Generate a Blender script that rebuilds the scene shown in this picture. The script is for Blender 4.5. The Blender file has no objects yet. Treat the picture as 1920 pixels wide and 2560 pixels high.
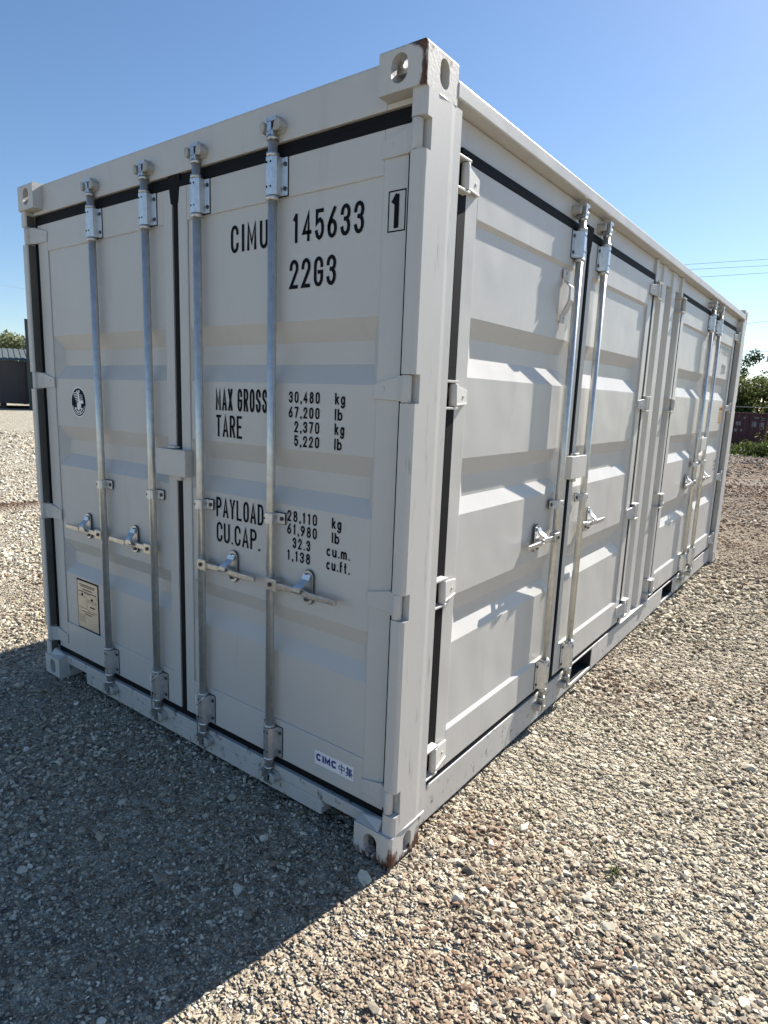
import bpy, bmesh, math, random
import numpy as np
from mathutils import Matrix, Vector
random.seed(7); rng = np.random.default_rng(11)
S = bpy.context.scene
C = S.collection

# ------------------------------------------------------------------ camera
cam = bpy.data.cameras.new('camera'); camo = bpy.data.objects.new('camera', cam); C.objects.link(camo)
CP = Vector((1.09237, -1.62119, 1.61124))
RT = Vector((0.790236, 0.611884, 0.033533)); UP = Vector((-0.135928, 0.121665, 0.98322)); FW = Vector((-0.597537, 0.781534, -0.179317))
camo.matrix_world = Matrix(((RT.x, UP.x, -FW.x, CP.x), (RT.y, UP.y, -FW.y, CP.y), (RT.z, UP.z, -FW.z, CP.z), (0, 0, 0, 1)))
cam.sensor_fit = 'HORIZONTAL'; cam.sensor_width = 36.0; cam.lens = 36.0 * 1594.37 / 1920
cam.shift_x = 40.15 / 1920; cam.shift_y = 3.78 / 1920
cam.clip_start = 0.05; cam.clip_end = 3000
S.camera = camo
S.render.resolution_x, S.render.resolution_y = 768, 1024

# ------------------------------------------------------------------ light
TRAVEL = Vector((-0.19, -1.17, -1.0)).normalized()          # the way the sunlight travels
sun = bpy.data.lights.new('sun', 'SUN'); suno = bpy.data.objects.new('sun', sun); C.objects.link(suno)
sun.energy = 5.0; sun.angle = math.radians(0.5); sun.color = (1.0, 0.94, 0.85)
suno.rotation_euler = TRAVEL.to_track_quat('-Z', 'Y').to_euler(); suno.location = (5, 20, 20)
W = bpy.data.worlds.new('World'); S.world = W; W.use_nodes = True
wn = W.node_tree; bg = wn.nodes['Background']; sky = wn.nodes.new('ShaderNodeTexSky')
sky.sky_type = 'NISHITA'; sky.sun_disc = False
sky.sun_elevation = math.asin(-TRAVEL.z); sky.sun_rotation = math.atan2(-TRAVEL.x, -TRAVEL.y)
sky.altitude = 300; sky.air_density = 1.0; sky.dust_density = 0.35; sky.ozone_density = 3.0
hs = wn.nodes.new('ShaderNodeHueSaturation'); hs.inputs['Saturation'].default_value = 1.07; wn.links.new(sky.outputs[0], hs.inputs['Color'])
wn.links.new(hs.outputs[0], bg.inputs[0]); bg.inputs[1].default_value = 0.068
vs = S.view_settings; vs.view_transform = 'Standard'; vs.look = 'None'; vs.exposure = 1.15; vs.gamma = 1; vs.use_curve_mapping = False

# ------------------------------------------------------------------ materials
def mat(name, col, rough=0.5, metal=0.0, var=0.0, vscale=20, bump=0.0, bscale=200, dirt=None, spec=0.5, coords='Object', wave=0.0):
    m = bpy.data.materials.new(name); m.use_nodes = True
    t = m.node_tree; b = t.nodes['Principled BSDF']; N = t.nodes.new; L = t.links.new
    b.inputs['Roughness'].default_value = rough; b.inputs['Metallic'].default_value = metal
    b.inputs['Specular IOR Level'].default_value = spec
    rgb = N('ShaderNodeRGB'); rgb.outputs[0].default_value = (*col, 1); out = rgb.outputs[0]
    tc = N('ShaderNodeTexCoord')
    if var:
        n = N('ShaderNodeTexNoise'); n.inputs['Scale'].default_value = vscale; n.inputs['Detail'].default_value = 6
        L(tc.outputs[coords], n.inputs['Vector'])
        mr = N('ShaderNodeMapRange'); mr.inputs[1].default_value = 0.25; mr.inputs[2].default_value = 0.75
        mr.inputs[3].default_value = 1 - var; mr.inputs[4].default_value = 1 + var
        L(n.outputs['Fac'], mr.inputs[0])
        v = N('ShaderNodeVectorMath'); v.operation = 'SCALE'; L(out, v.inputs[0]); L(mr.outputs[0], v.inputs['Scale']); out = v.outputs[0]
    if dirt:
        dcol, lo, hi, stretch, scale = dirt
        mp = N('ShaderNodeMapping'); mp.inputs['Scale'].default_value = stretch; L(tc.outputs[coords], mp.inputs[0])
        n = N('ShaderNodeTexNoise'); n.inputs['Scale'].default_value = scale; n.inputs['Detail'].default_value = 8; n.inputs['Roughness'].default_value = 0.65
        L(mp.outputs[0], n.inputs['Vector'])
        mr = N('ShaderNodeMapRange'); mr.inputs[1].default_value = lo; mr.inputs[2].default_value = hi; mr.inputs[3].default_value = 0; mr.inputs[4].default_value = 1
        L(n.outputs['Fac'], mr.inputs[0])
        mx = N('ShaderNodeMix'); mx.data_type = 'RGBA'; L(mr.outputs[0], mx.inputs[0]); L(out, mx.inputs[6]); mx.inputs[7].default_value = (*dcol, 1); out = mx.outputs[2]
    L(out, b.inputs['Base Color'])
    if bump:
        n = N('ShaderNodeTexNoise'); n.inputs['Scale'].default_value = bscale; n.inputs['Detail'].default_value = 3; L(tc.outputs[coords], n.inputs['Vector'])
        bp = N('ShaderNodeBump'); bp.inputs['Strength'].default_value = bump; bp.inputs['Distance'].default_value = 0.002
        L(n.outputs['Fac'], bp.inputs['Height'])
        if wave:
            n2 = N('ShaderNodeTexNoise'); n2.inputs['Scale'].default_value = 4.5; n2.inputs['Detail'].default_value = 1; L(tc.outputs[coords], n2.inputs['Vector'])
            b2 = N('ShaderNodeBump'); b2.inputs['Strength'].default_value = wave; b2.inputs['Distance'].default_value = 0.02; L(n2.outputs['Fac'], b2.inputs['Height']); L(b2.outputs[0], bp.inputs['Normal'])
        L(bp.outputs[0], b.inputs['Normal'])
    return m

PAINT = (0.54, 0.525, 0.497)
M = {}
M['paint'] = mat('container_paint', PAINT, 0.42, var=0.03, vscale=2.2, bump=0.10, bscale=260, dirt=((0.38, 0.362, 0.33), 0.58, 1.15, (4, 4, 0.5), 2.2), wave=0.25)
M['post'] = mat('post_paint', PAINT, 0.45, var=0.03, vscale=3, bump=0.15, bscale=180, dirt=((0.27, 0.26, 0.25), 0.60, 0.72, (10, 10, 1.2), 3.4))
M['rail'] = mat('rail_paint', tuple(c * 0.93 for c in PAINT), 0.55, var=0.06, vscale=5, bump=0.15, bscale=180, dirt=((0.15, 0.14, 0.125), 0.58, 0.66, (1, 1, 0.8), 26.0))
M['rust'] = mat('casting_paint', PAINT, 0.6, var=0.05, vscale=9, bump=0.35, bscale=90)
M['keeper'] = mat('keeper_paint', (0.40, 0.39, 0.36), 0.55, var=0.12, vscale=30, bump=0.4, bscale=120, dirt=((0.12, 0.10, 0.08), 0.56, 0.70, (1, 1, 1), 26))
M['galv'] = mat('galvanised_steel', (0.60, 0.62, 0.64), 0.38, 0.85, var=0.12, vscale=60, bump=0.1, bscale=300)
M['rod'] = mat('galvanised_pipe', (0.60, 0.60, 0.575), 0.36, 0.72, var=0.14, vscale=34, bump=0.15, bscale=200, dirt=((0.33, 0.32, 0.30), 0.58, 0.80, (3, 3, 0.6), 22))
M['cast'] = mat('cast_steel', (0.52, 0.52, 0.51), 0.34, 0.9, var=0.2, vscale=50, bump=0.3, bscale=160)
M['rubber'] = mat('black_rubber', (0.008, 0.008, 0.010), 0.7, var=0.2, vscale=12, spec=0.15)
M['dark'] = mat('dark_bolt', (0.06, 0.06, 0.065), 0.5, 0.5)
M['ink'] = mat('black_lettering', (0.006, 0.007, 0.011), 0.7, spec=0.12)
M['navy'] = mat('navy_print', (0.006, 0.008, 0.02), 0.7, spec=0.12)
M['blue'] = mat('blue_print', (0.02, 0.03, 0.22), 0.4)
M['white'] = mat('white_vinyl', (0.78, 0.78, 0.80), 0.35)
M['plate'] = mat('data_plate', (0.52, 0.48, 0.40), 0.35, 0.3, var=0.08, vscale=30, dirt=((0.16, 0.14, 0.12), 0.62, 0.75, (1, 1, 1), 14))
M['orange'] = mat('orange_print', (0.65, 0.32, 0.10), 0.45)
M['greyink'] = mat('grey_lettering', (0.20, 0.21, 0.22), 0.5)
M['inside'] = mat('dark_interior', (0.02, 0.02, 0.022), 0.9)

def add_rust():
    m = M['rust']; t = m.node_tree; N = t.nodes.new; L = t.links.new; b = t.nodes['Principled BSDF']
    src = b.inputs['Base Color'].links[0].from_socket
    tc = N('ShaderNodeTexCoord')
    def edge(scale, stretch, lo, hi):
        mp = N('ShaderNodeMapping'); mp.inputs['Scale'].default_value = stretch; L(tc.outputs['Object'], mp.inputs[0])
        n = N('ShaderNodeTexNoise'); n.inputs['Scale'].default_value = scale; n.inputs['Detail'].default_value = 9; n.inputs['Roughness'].default_value = 0.7
        L(mp.outputs[0], n.inputs['Vector']); return n.outputs['Fac']
    n1 = edge(42, (1, 1, 0.35), 0, 1)
    at = N('ShaderNodeAttribute'); at.attribute_name = 'rust'
    ad = N('ShaderNodeMath'); ad.operation = 'ADD'; L(n1, ad.inputs[0]); L(at.outputs['Fac'], ad.inputs[1])
    mr = N('ShaderNodeMapRange'); mr.inputs[1].default_value = 0.82; mr.inputs[2].default_value = 0.96; L(ad.outputs[0], mr.inputs[0])
    n2 = edge(70, (1, 1, 1), 0, 1)
    cr = N('ShaderNodeValToRGB'); cr.color_ramp.elements[0].position = 0.35; cr.color_ramp.elements[0].color = (0.03, 0.012, 0.008, 1)
    cr.color_ramp.elements[1].position = 0.68; cr.color_ramp.elements[1].color = (0.16, 0.065, 0.025, 1); L(n2, cr.inputs[0])
    mx = N('ShaderNodeMix'); mx.data_type = 'RGBA'; L(mr.outputs[0], mx.inputs[0]); L(src, mx.inputs[6]); L(cr.outputs[0], mx.inputs[7])
    L(mx.outputs[2], b.inputs['Base Color'])
add_rust()

# ------------------------------------------------------------------ mesh helpers
class MB:
    def __init__(s): s.v = []; s.f = []; s.m = []; s.sm = []
    def add(s, vs_, fs, mi=0, smooth=False):
        o = len(s.v); s.v += [tuple(v) for v in vs_]
        for f in fs: s.f.append([o + i for i in f]); s.m.append(mi); s.sm.append(smooth)
    def hexa(s, c, mi=0): s.add(c, [(0, 3, 2, 1), (4, 5, 6, 7), (0, 1, 5, 4), (1, 2, 6, 5), (2, 3, 7, 6), (3, 0, 4, 7)], mi)
    def box(s, x0, x1, y0, y1, z0, z1, mi=0, P=None):
        P = P or (lambda a, b, c: (a, b, c))
        s.hexa([P(x0, y0, z0), P(x1, y0, z0), P(x1, y1, z0), P(x0, y1, z0), P(x0, y0, z1), P(x1, y0, z1), P(x1, y1, z1), P(x0, y1, z1)], mi)
    def prism(s, poly, h0, h1, fn, mi=0, smooth=False, caps=True):
        n = len(poly); vs_ = [fn(a, b, h0) for a, b in poly] + [fn(a, b, h1) for a, b in poly]
        s.add(vs_, [(i, (i + 1) % n, n + (i + 1) % n, n + i) for i in range(n)], mi, smooth)
        if caps:
            o = len(s.v) - 2 * n
            s.f.append([o + i for i in range(n)][::-1]); s.m.append(mi); s.sm.append(False)
            s.f.append([o + n + i for i in range(n)]); s.m.append(mi); s.sm.append(False)
    def tube(s, pts, r, n=10, mi=0, caps=True):
        pts = [Vector(p) for p in pts]; rr = r if isinstance(r, (list, tuple)) else [r] * len(pts)
        o = len(s.v); ref = None
        for i, p in enumerate(pts):
            d = (pts[min(i + 1, len(pts) - 1)] - pts[max(i - 1, 0)]).normalized()
            if ref is None: ref = d.orthogonal().normalized()
            a = (ref - d * ref.dot(d)).normalized(); ref = a; b = d.cross(a)
            for k in range(n):
                t = 2 * math.pi * k / n; s.v.append(tuple(p + (a * math.cos(t) + b * math.sin(t)) * rr[i]))
        for i in range(len(pts) - 1):
            for k in range(n):
                s.f.append([o + i * n + k, o + i * n + (k + 1) % n, o + (i + 1) * n + (k + 1) % n, o + (i + 1) * n + k]); s.m.append(mi); s.sm.append(True)
        if caps:
            for q in (list(range(o, o + n))[::-1], list(range(o + (len(pts) - 1) * n, o + len(pts) * n))): s.f.append(q); s.m.append(mi); s.sm.append(False)
    def mesh(s, name, mats, fix=True):
        me = bpy.data.meshes.new(name); me.from_pydata(s.v, [], s.f)
        for m_ in (mats if isinstance(mats, (list, tuple)) else [mats]): me.materials.append(m_)
        me.polygons.foreach_set('material_index', s.m); me.polygons.foreach_set('use_smooth', s.sm)
        if fix:
            bm = bmesh.new(); bm.from_mesh(me); bmesh.ops.recalc_face_normals(bm, faces=bm.faces); bm.to_mesh(me); bm.free()
        me.update(); return me
    def build(s, name, mats, parent=None, bevel=0, seg=2, fix=True):
        return link(name, s.mesh(name, mats, fix), parent, bevel, seg)

def link(name, me, parent=None, bevel=0, seg=2):
    o = bpy.data.objects.new(name, me); C.objects.link(o)
    if parent is not None: o.parent = parent
    if bevel:
        b = o.modifiers.new('bevel', 'BEVEL'); b.width = bevel; b.segments = seg; b.limit_method = 'ANGLE'; b.angle_limit = math.radians(35); b.harden_normals = False
    return o
def tag(o, label, cat, group=None, kind=None):
    if label: o['label'] = label
    if cat: o['category'] = cat
    if group: o['group'] = group
    if kind: o['kind'] = kind
    return o
def empty(name, loc=(0, 0, 0), rz=0):
    o = bpy.data.objects.new(name, None); C.objects.link(o); o.location = loc; o.rotation_euler = (0, 0, rz); o.empty_display_size = 0.2; return o
def copy_tree(o, parent=None):
    c = o.copy(); C.objects.link(c)
    if parent is not None: c.parent = parent
    for ch in list(o.children): copy_tree(ch, c)
    return c

# ------------------------------------------------------------------ ground
def smooth(a, b, x):
    t = np.clip((x - a) / (b - a), 0, 1); return t * t * (3 - 2 * t)
def hgt(x, y):
    x = np.asarray(x, float); y = np.asarray(y, float)
    r = np.hypot(x - 1, y - 1)
    und = 0.012 * np.sin(0.9 * x + 1.3) * np.sin(0.7 * y + 0.4) + 0.03 * np.sin(0.21 * x + 2) * np.sin(0.17 * y) * smooth(6, 14, r)
    und = und * smooth(2.5, 7, r) - 0.006
    berm = 0.06 * np.exp(-((0.90 * (x + 7.75) - 0.44 * (y - 2.2)) / 0.22) ** 2) * smooth(-14, -9.5, x - y) 
    return und + berm - 1.25 * smooth(25, 34, y)
def ground():
    ax = np.concatenate([-np.geomspace(400, 8, 30), np.linspace(-7.8, 8, 130), np.geomspace(8.3, 400, 30)])
    ay = np.concatenate([-np.geomspace(60, 4, 14), np.linspace(-3.9, 12, 130), np.geomspace(12.3, 500, 44)])
    X, Y = np.meshgrid(ax, ay); Z = hgt(X, Y); nx, ny = len(ax), len(ay)
    v = np.stack([X, Y, Z], -1).reshape(-1, 3)
    i = np.arange(nx - 1)[None, :] + np.arange(ny - 1)[:, None] * nx; i = i.ravel()
    me = bpy.data.meshes.new('gravel_ground'); me.from_pydata(v.tolist(), [], np.stack([i, i + 1, i + nx + 1, i + nx], 1).tolist())
    me.polygons.foreach_set('use_smooth', [True] * len(me.polygons)); me.update()
    return me

def stone_colour(t, fac_sock, N, L):
    cr = N('ShaderNodeValToRGB'); e = cr.color_ramp.elements
    e[0].position = 0.0; e[0].color = (0.10, 0.092, 0.08, 1); e[1].position = 1.0; e[1].color = (0.76, 0.71, 0.59, 1)
    for p_, c_ in ((0.12, (0.23, 0.20, 0.16)), (0.34, (0.36, 0.315, 0.24)), (0.58, (0.47, 0.41, 0.302)), (0.63, (0.31, 0.235, 0.165)), (0.69, (0.48, 0.435, 0.34)), (0.9, (0.60, 0.55, 0.44))):
        q = e.new(p_); q.color = (*c_, 1)
    L(fac_sock, cr.inputs[0]); return cr.outputs[0]

def earth_mask(N, L, pos):
    # reddish clay patches showing through the gravel
    n = N('ShaderNodeTexNoise'); n.inputs['Scale'].default_value = 0.42; n.inputs['Detail'].default_value = 6; n.inputs['Roughness'].default_value = 0.62
    L(pos, n.inputs['Vector'])
    mr = N('ShaderNodeMapRange'); mr.inputs[1].default_value = 0.52; mr.inputs[2].default_value = 0.72; L(n.outputs['Fac'], mr.inputs[0])
    return mr.outputs[0]

def mat_ground():
    m = bpy.data.materials.new('gravel'); m.use_nodes = True; t = m.node_tree; b = t.nodes['Principled BSDF']; N = t.nodes.new; L = t.links.new
    b.inputs['Roughness'].default_value = 0.9; b.inputs['Specular IOR Level'].default_value = 0.2
    g = N('ShaderNodeNewGeometry'); pos = g.outputs['Position']
    def vor(scale, feat='F1'):
        v = N('ShaderNodeTexVoronoi'); v.inputs['Scale'].default_value = scale; v.feature = feat; L(pos, v.inputs['Vector']); return v
    v1 = vor(85); v2 = vor(30); v3 = vor(5.5)
    sep = N('ShaderNodeSeparateColor'); L(v1.outputs['Color'], sep.inputs[0])
    col = stone_colour(t, sep.outputs[0], N, L)
    sep2 = N('ShaderNodeSeparateColor'); L(v2.outputs['Color'], sep2.inputs[0]); col2 = stone_colour(t, sep2.outputs[1], N, L)
    mx = N('ShaderNodeMix'); mx.data_type = 'RGBA'; mx.inputs[0].default_value = 0.45; L(col, mx.inputs[6]); L(col2, mx.inputs[7])
    mk = earth_mask(N, L, pos)
    # clay bank left of the container and the clay strip behind it on the right, both in world metres
    sx = N('ShaderNodeSeparateXYZ'); L(pos, sx.inputs[0])
    def math_(op, a, c=None, clampv=False):
        q = N('ShaderNodeMath'); q.operation = op; q.use_clamp = clampv
        for i_, s_ in enumerate((a, c)):
            if s_ is None: continue
            if isinstance(s_, (int, float)): q.inputs[i_].default_value = s_
            else: L(s_, q.inputs[i_])
        return q.outputs[0]
    nz = N('ShaderNodeTexNoise'); nz.inputs['Scale'].default_value = 1.3; nz.inputs['Detail'].default_value = 5; L(pos, nz.inputs['Vector'])
    d1 = math_('ADD', math_('ADD', math_('MULTIPLY', sx.outputs[0], 0.90), math_('MULTIPLY', sx.outputs[1], -0.44)), 7.94)
    d1 = math_('ADD', d1, math_('MULTIPLY', math_('SUBTRACT', nz.outputs['Fac'], 0.5), 0.5))
    band1 = math_('SUBTRACT', 1.0, math_('MULTIPLY', math_('ABSOLUTE', d1), 2.2), True)
    d2 = math_('SUBTRACT', sx.outputs[1], 10.5)
    band2 = math_('MULTIPLY', math_('SUBTRACT', 1.0, math_('MULTIPLY', math_('ABSOLUTE', d2), 0.15), True), math_('MULTIPLY', nz.outputs['Fac'], 1.9))
    xr = math_('MULTIPLY', math_('ADD', sx.outputs[0], 14.0), 0.25, True); band2 = math_('MULTIPLY', band2, xr)
    band3 = math_('MULTIPLY', xr, math_('MULTIPLY', math_('MULTIPLY', math_('SUBTRACT', sx.outputs[1], 12.0), 0.15, True), 0.85))
    allm = math_('MAXIMUM', math_('MULTIPLY', mk, 0.45), math_('MAXIMUM', band1, math_('MAXIMUM', math_('MULTIPLY', band2, 0.8, True), band3)), True)
    cl = N('ShaderNodeMix'); cl.data_type = 'RGBA'; L(nz.outputs['Fac'], cl.inputs[0]); cl.inputs[6].default_value = (0.07, 0.034, 0.02, 1); cl.inputs[7].default_value = (0.25, 0.145, 0.085, 1)
    m2 = N('ShaderNodeMix'); m2.data_type = 'RGBA'; L(allm, m2.inputs[0]); L(mx.outputs[2], m2.inputs[6]); L(cl.outputs[2], m2.inputs[7])
    pale = math_('MULTIPLY', math_('MULTIPLY', math_('ADD', sx.outputs[0], 4.0), -0.35, True), math_('SUBTRACT', 0.65, math_('MULTIPLY', band1, 0.65)))
    mp_ = N('ShaderNodeMix'); mp_.data_type = 'RGBA'; L(pale, mp_.inputs[0]); L(m2.outputs[2], mp_.inputs[6]); mp_.inputs[7].default_value = (0.60, 0.55, 0.45, 1); m2 = mp_
    # weeds beyond the yard
    gr = math_('MULTIPLY', math_('SUBTRACT', sx.outputs[1], 25.5), 0.5, True)
    gm = math_('MULTIPLY', gr, math_('MULTIPLY', math_('SUBTRACT', nz.outputs['Fac'], 0.26), 6.0, True))
    m3 = N('ShaderNodeMix'); m3.data_type = 'RGBA'; L(gm, m3.inputs[0]); L(m2.outputs[2], m3.inputs[6]); m3.inputs[7].default_value = (0.07, 0.10, 0.03, 1)
    L(m3.outputs[2], b.inputs['Base Color'])
    h = math_('ADD', math_('MULTIPLY', v1.outputs['Distance'], -0.5), math_('ADD', math_('MULTIPLY', v2.outputs['Distance'], -1.4), math_('MULTIPLY', v3.outputs['Distance'], -1.6)))
    bp = N('ShaderNodeBump'); bp.inputs['Strength'].default_value = 1.0; bp.inputs['Distance'].default_value = 0.05; L(h, bp.inputs['Height']); L(bp.outputs[0], b.inputs['Normal'])
    return m

def mat_stone(inst=True):
    m = bpy.data.materials.new('crushed_stone' if inst else 'loose_stone'); m.use_nodes = True; t = m.node_tree; b = t.nodes['Principled BSDF']; N = t.nodes.new; L = t.links.new
    b.inputs['Roughness'].default_value = 0.85; b.inputs['Specular IOR Level'].default_value = 0.25
    if inst:
        a = N('ShaderNodeAttribute'); a.attribute_type = 'INSTANCER'; a.attribute_name = 'tone'; fac = a.outputs['Fac']
        a2 = N('ShaderNodeAttribute'); a2.attribute_type = 'INSTANCER'; a2.attribute_name = 'clay'; clay = a2.outputs['Fac']
    else:
        a = N('ShaderNodeObjectInfo'); fac = a.outputs['Random']; clay = None
    col = stone_colour(t, fac, N, L)
    if clay is not None:
        mx = N('ShaderNodeMix'); mx.data_type = 'RGBA'; L(clay, mx.inputs[0]); L(col, mx.inputs[6]); mx.inputs[7].default_value = (0.22, 0.12, 0.07, 1); col = mx.outputs[2]
    tc = N('ShaderNodeTexCoord'); n = N('ShaderNodeTexNoise'); n.inputs['Scale'].default_value = 2.5; n.inputs['Detail'].default_value = 5; L(tc.outputs['Object'], n.inputs['Vector'])
    mr = N('ShaderNodeMapRange'); mr.inputs[3].default_value = 0.72; mr.inputs[4].default_value = 1.28; L(n.outputs['Fac'], mr.inputs[0])
    v = N('ShaderNodeVectorMath'); v.operation = 'SCALE'; L(col, v.inputs[0]); L(mr.outputs[0], v.inputs['Scale']); L(v.outputs[0], b.inputs['Base Color'])
    return m

gnd = link('gravel_ground', ground()); gnd['kind'] = 'structure'; gnd.data.materials.append(mat_ground())

def rock_mesh(name, seed, sub=1):
    r_ = np.random.default_rng(seed); ax = r_.uniform([0.8, 0.55, 0.36], [1.25, 0.95, 0.70]); n = 12 if sub == 1 else 20
    p = r_.normal(size=(n, 3)); p /= np.linalg.norm(p, axis=1)[:, None]; p *= r_.uniform(0.40, 0.56, n)[:, None]
    bm = bmesh.new()
    for q in p * ax: bm.verts.new(q)
    h = bmesh.ops.convex_hull(bm, input=bm.verts)
    bmesh.ops.delete(bm, geom=[g for g in h['geom_interior'] if isinstance(g, bmesh.types.BMVert)], context='VERTS')
    me = bpy.data.meshes.new(name); bm.to_mesh(me); bm.free(); return me
rocks = [rock_mesh('stone_shape', 100 + i, 1 if i < 9 else 2) for i in range(12)]
stone_m = mat_stone(True); loose_m = mat_stone(False)
CXY = np.array([CP.x, CP.y])
FWD = np.array([FW.x, FW.y]); FWD /= np.linalg.norm(FWD)

def clay_at(p):
    x, y = p[:, 0], p[:, 1]
    n = 0.5 + 0.25 * (np.sin(1.7 * x + 0.6 * y + 1) + np.sin(2.3 * y - 0.9 * x + 2.2)) * 0.9 + rng.normal(0, 0.16, len(x))
    far = smooth(3.5, 8.5, y) * smooth(-3, -1, x) * (0.68 + 0.32 * np.sin(1.1 * y + 0.8 * x))
    for cx, cy, rr, k in ((0.12, 0.5, 0.22, 0.5), (0.40, -0.30, 0.22, 0.5), (0.75, 2.0, 0.5, 0.5), (0.25, 1.1, 0.2, 0.3), (1.3, 3.2, 0.7, 0.5)): n = n + k * np.exp(-(((x - cx) ** 2 + (y - cy) ** 2) / rr ** 2)) * rng.uniform(0.3, 1, len(x))
    return np.clip(np.clip((n - 0.74) * 1.7, 0, 0.6) + 0.9 * far * rng.uniform(0.45, 1, len(x)), 0, 0.9)
def gravel():
    P, Sc = [], []
    def ring(r0, r1, dens, lo, hi, half=62):
        a = (r1 * r1 - r0 * r0) * math.radians(half); n = int(a * dens)
        r = np.sqrt(rng.uniform(r0 * r0, r1 * r1, n)); th = rng.uniform(-math.radians(half), math.radians(half), n)
        c, s = np.cos(th), np.sin(th)
        xy = CXY + r[:, None] * np.stack([FWD[0] * c - FWD[1] * s, FWD[0] * s + FWD[1] * c], 1)
        xy = xy[~((np.abs(0.90 * xy[:, 0] - 0.44 * xy[:, 1] + 7.94) < 0.20) & (rng.uniform(0, 1, len(xy)) < 0.85))]
        inside = (xy[:, 0] < -0.16) & (xy[:, 0] > -2.28) & (xy[:, 1] > 0.35) & (xy[:, 1] < 5.9)
        xy = xy[~inside]
        u = rng.uniform(0, 1, len(xy)); sc = lo + (hi - lo) * u ** 2.3
        # stones lie in patches: coarse here, fine there
        pt = np.sin(2.1 * xy[:, 0] + 1.3 * xy[:, 1]) * np.sin(1.1 * xy[:, 0] - 2.4 * xy[:, 1] + 1) + 0.6 * np.sin(5.1 * xy[:, 0] + 0.4) * np.sin(4.3 * xy[:, 1])
        sc *= 1 + 0.42 * np.clip(pt, -1, 1)
        P.append(xy); Sc.append(sc)
    ring(0.35, 2.2, 11500, 0.006, 0.028)
    ring(2.2, 3.6, 8000, 0.007, 0.031)
    ring(3.6, 5.6, 3800, 0.012, 0.044)
    ring(5.6, 9.0, 1500, 0.018, 0.058, 50)
    ring(9.0, 16.0, 330, 0.028, 0.075, 46)
    ring(16.0, 27.0, 70, 0.05, 0.12, 40)
    xy = np.concatenate(P); sc = np.concatenate(Sc); n = len(xy)
    z = hgt(xy[:, 0], xy[:, 1]) + sc * (rng.uniform(-0.24, 0.16, n) + 0.12 * smooth(2.5, 5, np.hypot(xy[:, 0] - CP.x, xy[:, 1] - CP.y)))
    rot = np.stack([rng.normal(0, 0.35, n), rng.normal(0, 0.35, n), rng.uniform(0, 6.283, n)], 1)
    me = bpy.data.meshes.new('gravel'); me.vertices.add(n); me.vertices.foreach_set('co', np.column_stack([xy, z]).ravel())
    def attr(nm, ty, arr, key='value'):
        a = me.attributes.new(nm, ty, 'POINT'); a.data.foreach_set(key, np.ascontiguousarray(arr).ravel())
    attr('sc', 'FLOAT', sc.astype(np.float32)); attr('rot', 'FLOAT_VECTOR', rot.astype(np.float32), 'vector')
    attr('which', 'INT', rng.integers(0, len(rocks), n).astype(np.int32))
    attr('tone', 'FLOAT', np.clip(rng.uniform(0, 1, n) + 0.22 * smooth(-3.0, -5.0, xy[:, 0]) , 0, 1).astype(np.float32)); attr('clay', 'FLOAT', clay_at(xy).astype(np.float32))
    me.update()
    o = link('gravel', me); tag(o, 'loose crushed beige stone covering the yard around the container', 'gravel', kind='stuff')
    col = bpy.data.collections.new('stone_shapes')
    for i, r_ in enumerate(rocks):
        ro = bpy.data.objects.new('stone_shape', r_.copy()); ro.data.materials.append(stone_m); col.objects.link(ro)
    ng = bpy.data.node_groups.new('gravel', 'GeometryNodeTree')
    ng.interface.new_socket('Geometry', in_out='INPUT', socket_type='NodeSocketGeometry'); ng.interface.new_socket('Geometry', in_out='OUTPUT', socket_type='NodeSocketGeometry')
    N = ng.nodes.new; L = ng.links.new
    gi = N('NodeGroupInput'); go = N('NodeGroupOutput')
    ci = N('GeometryNodeCollectionInfo'); ci.inputs['Collection'].default_value = col; ci.inputs['Separate Children'].default_value = True; ci.inputs['Reset Children'].default_value = True
    iop = N('GeometryNodeInstanceOnPoints'); iop.inputs['Pick Instance'].default_value = True
    def na(nm, ty):
        a = N('GeometryNodeInputNamedAttribute'); a.data_type = ty; a.inputs['Name'].default_value = nm; return a.outputs['Attribute']
    mp = N('GeometryNodeMeshToPoints')
    L(gi.outputs[0], mp.inputs[0]); L(mp.outputs[0], iop.inputs['Points']); L(ci.outputs[0], iop.inputs['Instance']); L(na('which', 'INT'), iop.inputs['Instance Index'])
    er = N('FunctionNodeEulerToRotation'); L(na('rot', 'FLOAT_VECTOR'), er.inputs[0]); L(er.outputs[0], iop.inputs['Rotation']); L(na('sc', 'FLOAT'), iop.inputs['Scale'])
    L(iop.outputs[0], go.inputs[0])
    md = o.modifiers.new('gravel', 'NODES'); md.node_group = ng
gravel()

def loose_stones():
    meshes = []
    for i in range(8):
        me = rock_mesh('stone', 300 + i, 2); me.materials.append(loose_m); meshes.append(me)
    k = 0
    while k < 300:
        r = math.sqrt(random.uniform(0.9 ** 2, 5.2 ** 2)); th = random.uniform(-0.78, 0.78); c, s = math.cos(th), math.sin(th)
        x = CP.x + r * (FWD[0] * c - FWD[1] * s); y = CP.y + r * (FWD[0] * s + FWD[1] * c)
        if -2.5 < x < 0.06 and y > -0.06: continue
        o = bpy.data.objects.new('stone', meshes[k % 8]); C.objects.link(o); o.parent = gnd
        sc = random.uniform(0.026, 0.044) * (1 + 0.6 * random.random() ** 5)
        o.location = (x, y, float(hgt(x, y)) + 0.10 * sc); o.scale = (sc, sc, sc * random.uniform(0.75, 1.1)); o.rotation_euler = (random.gauss(0, 0.25), random.gauss(0, 0.25), random.uniform(0, 6.28)); k += 1
loose_stones()

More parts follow.
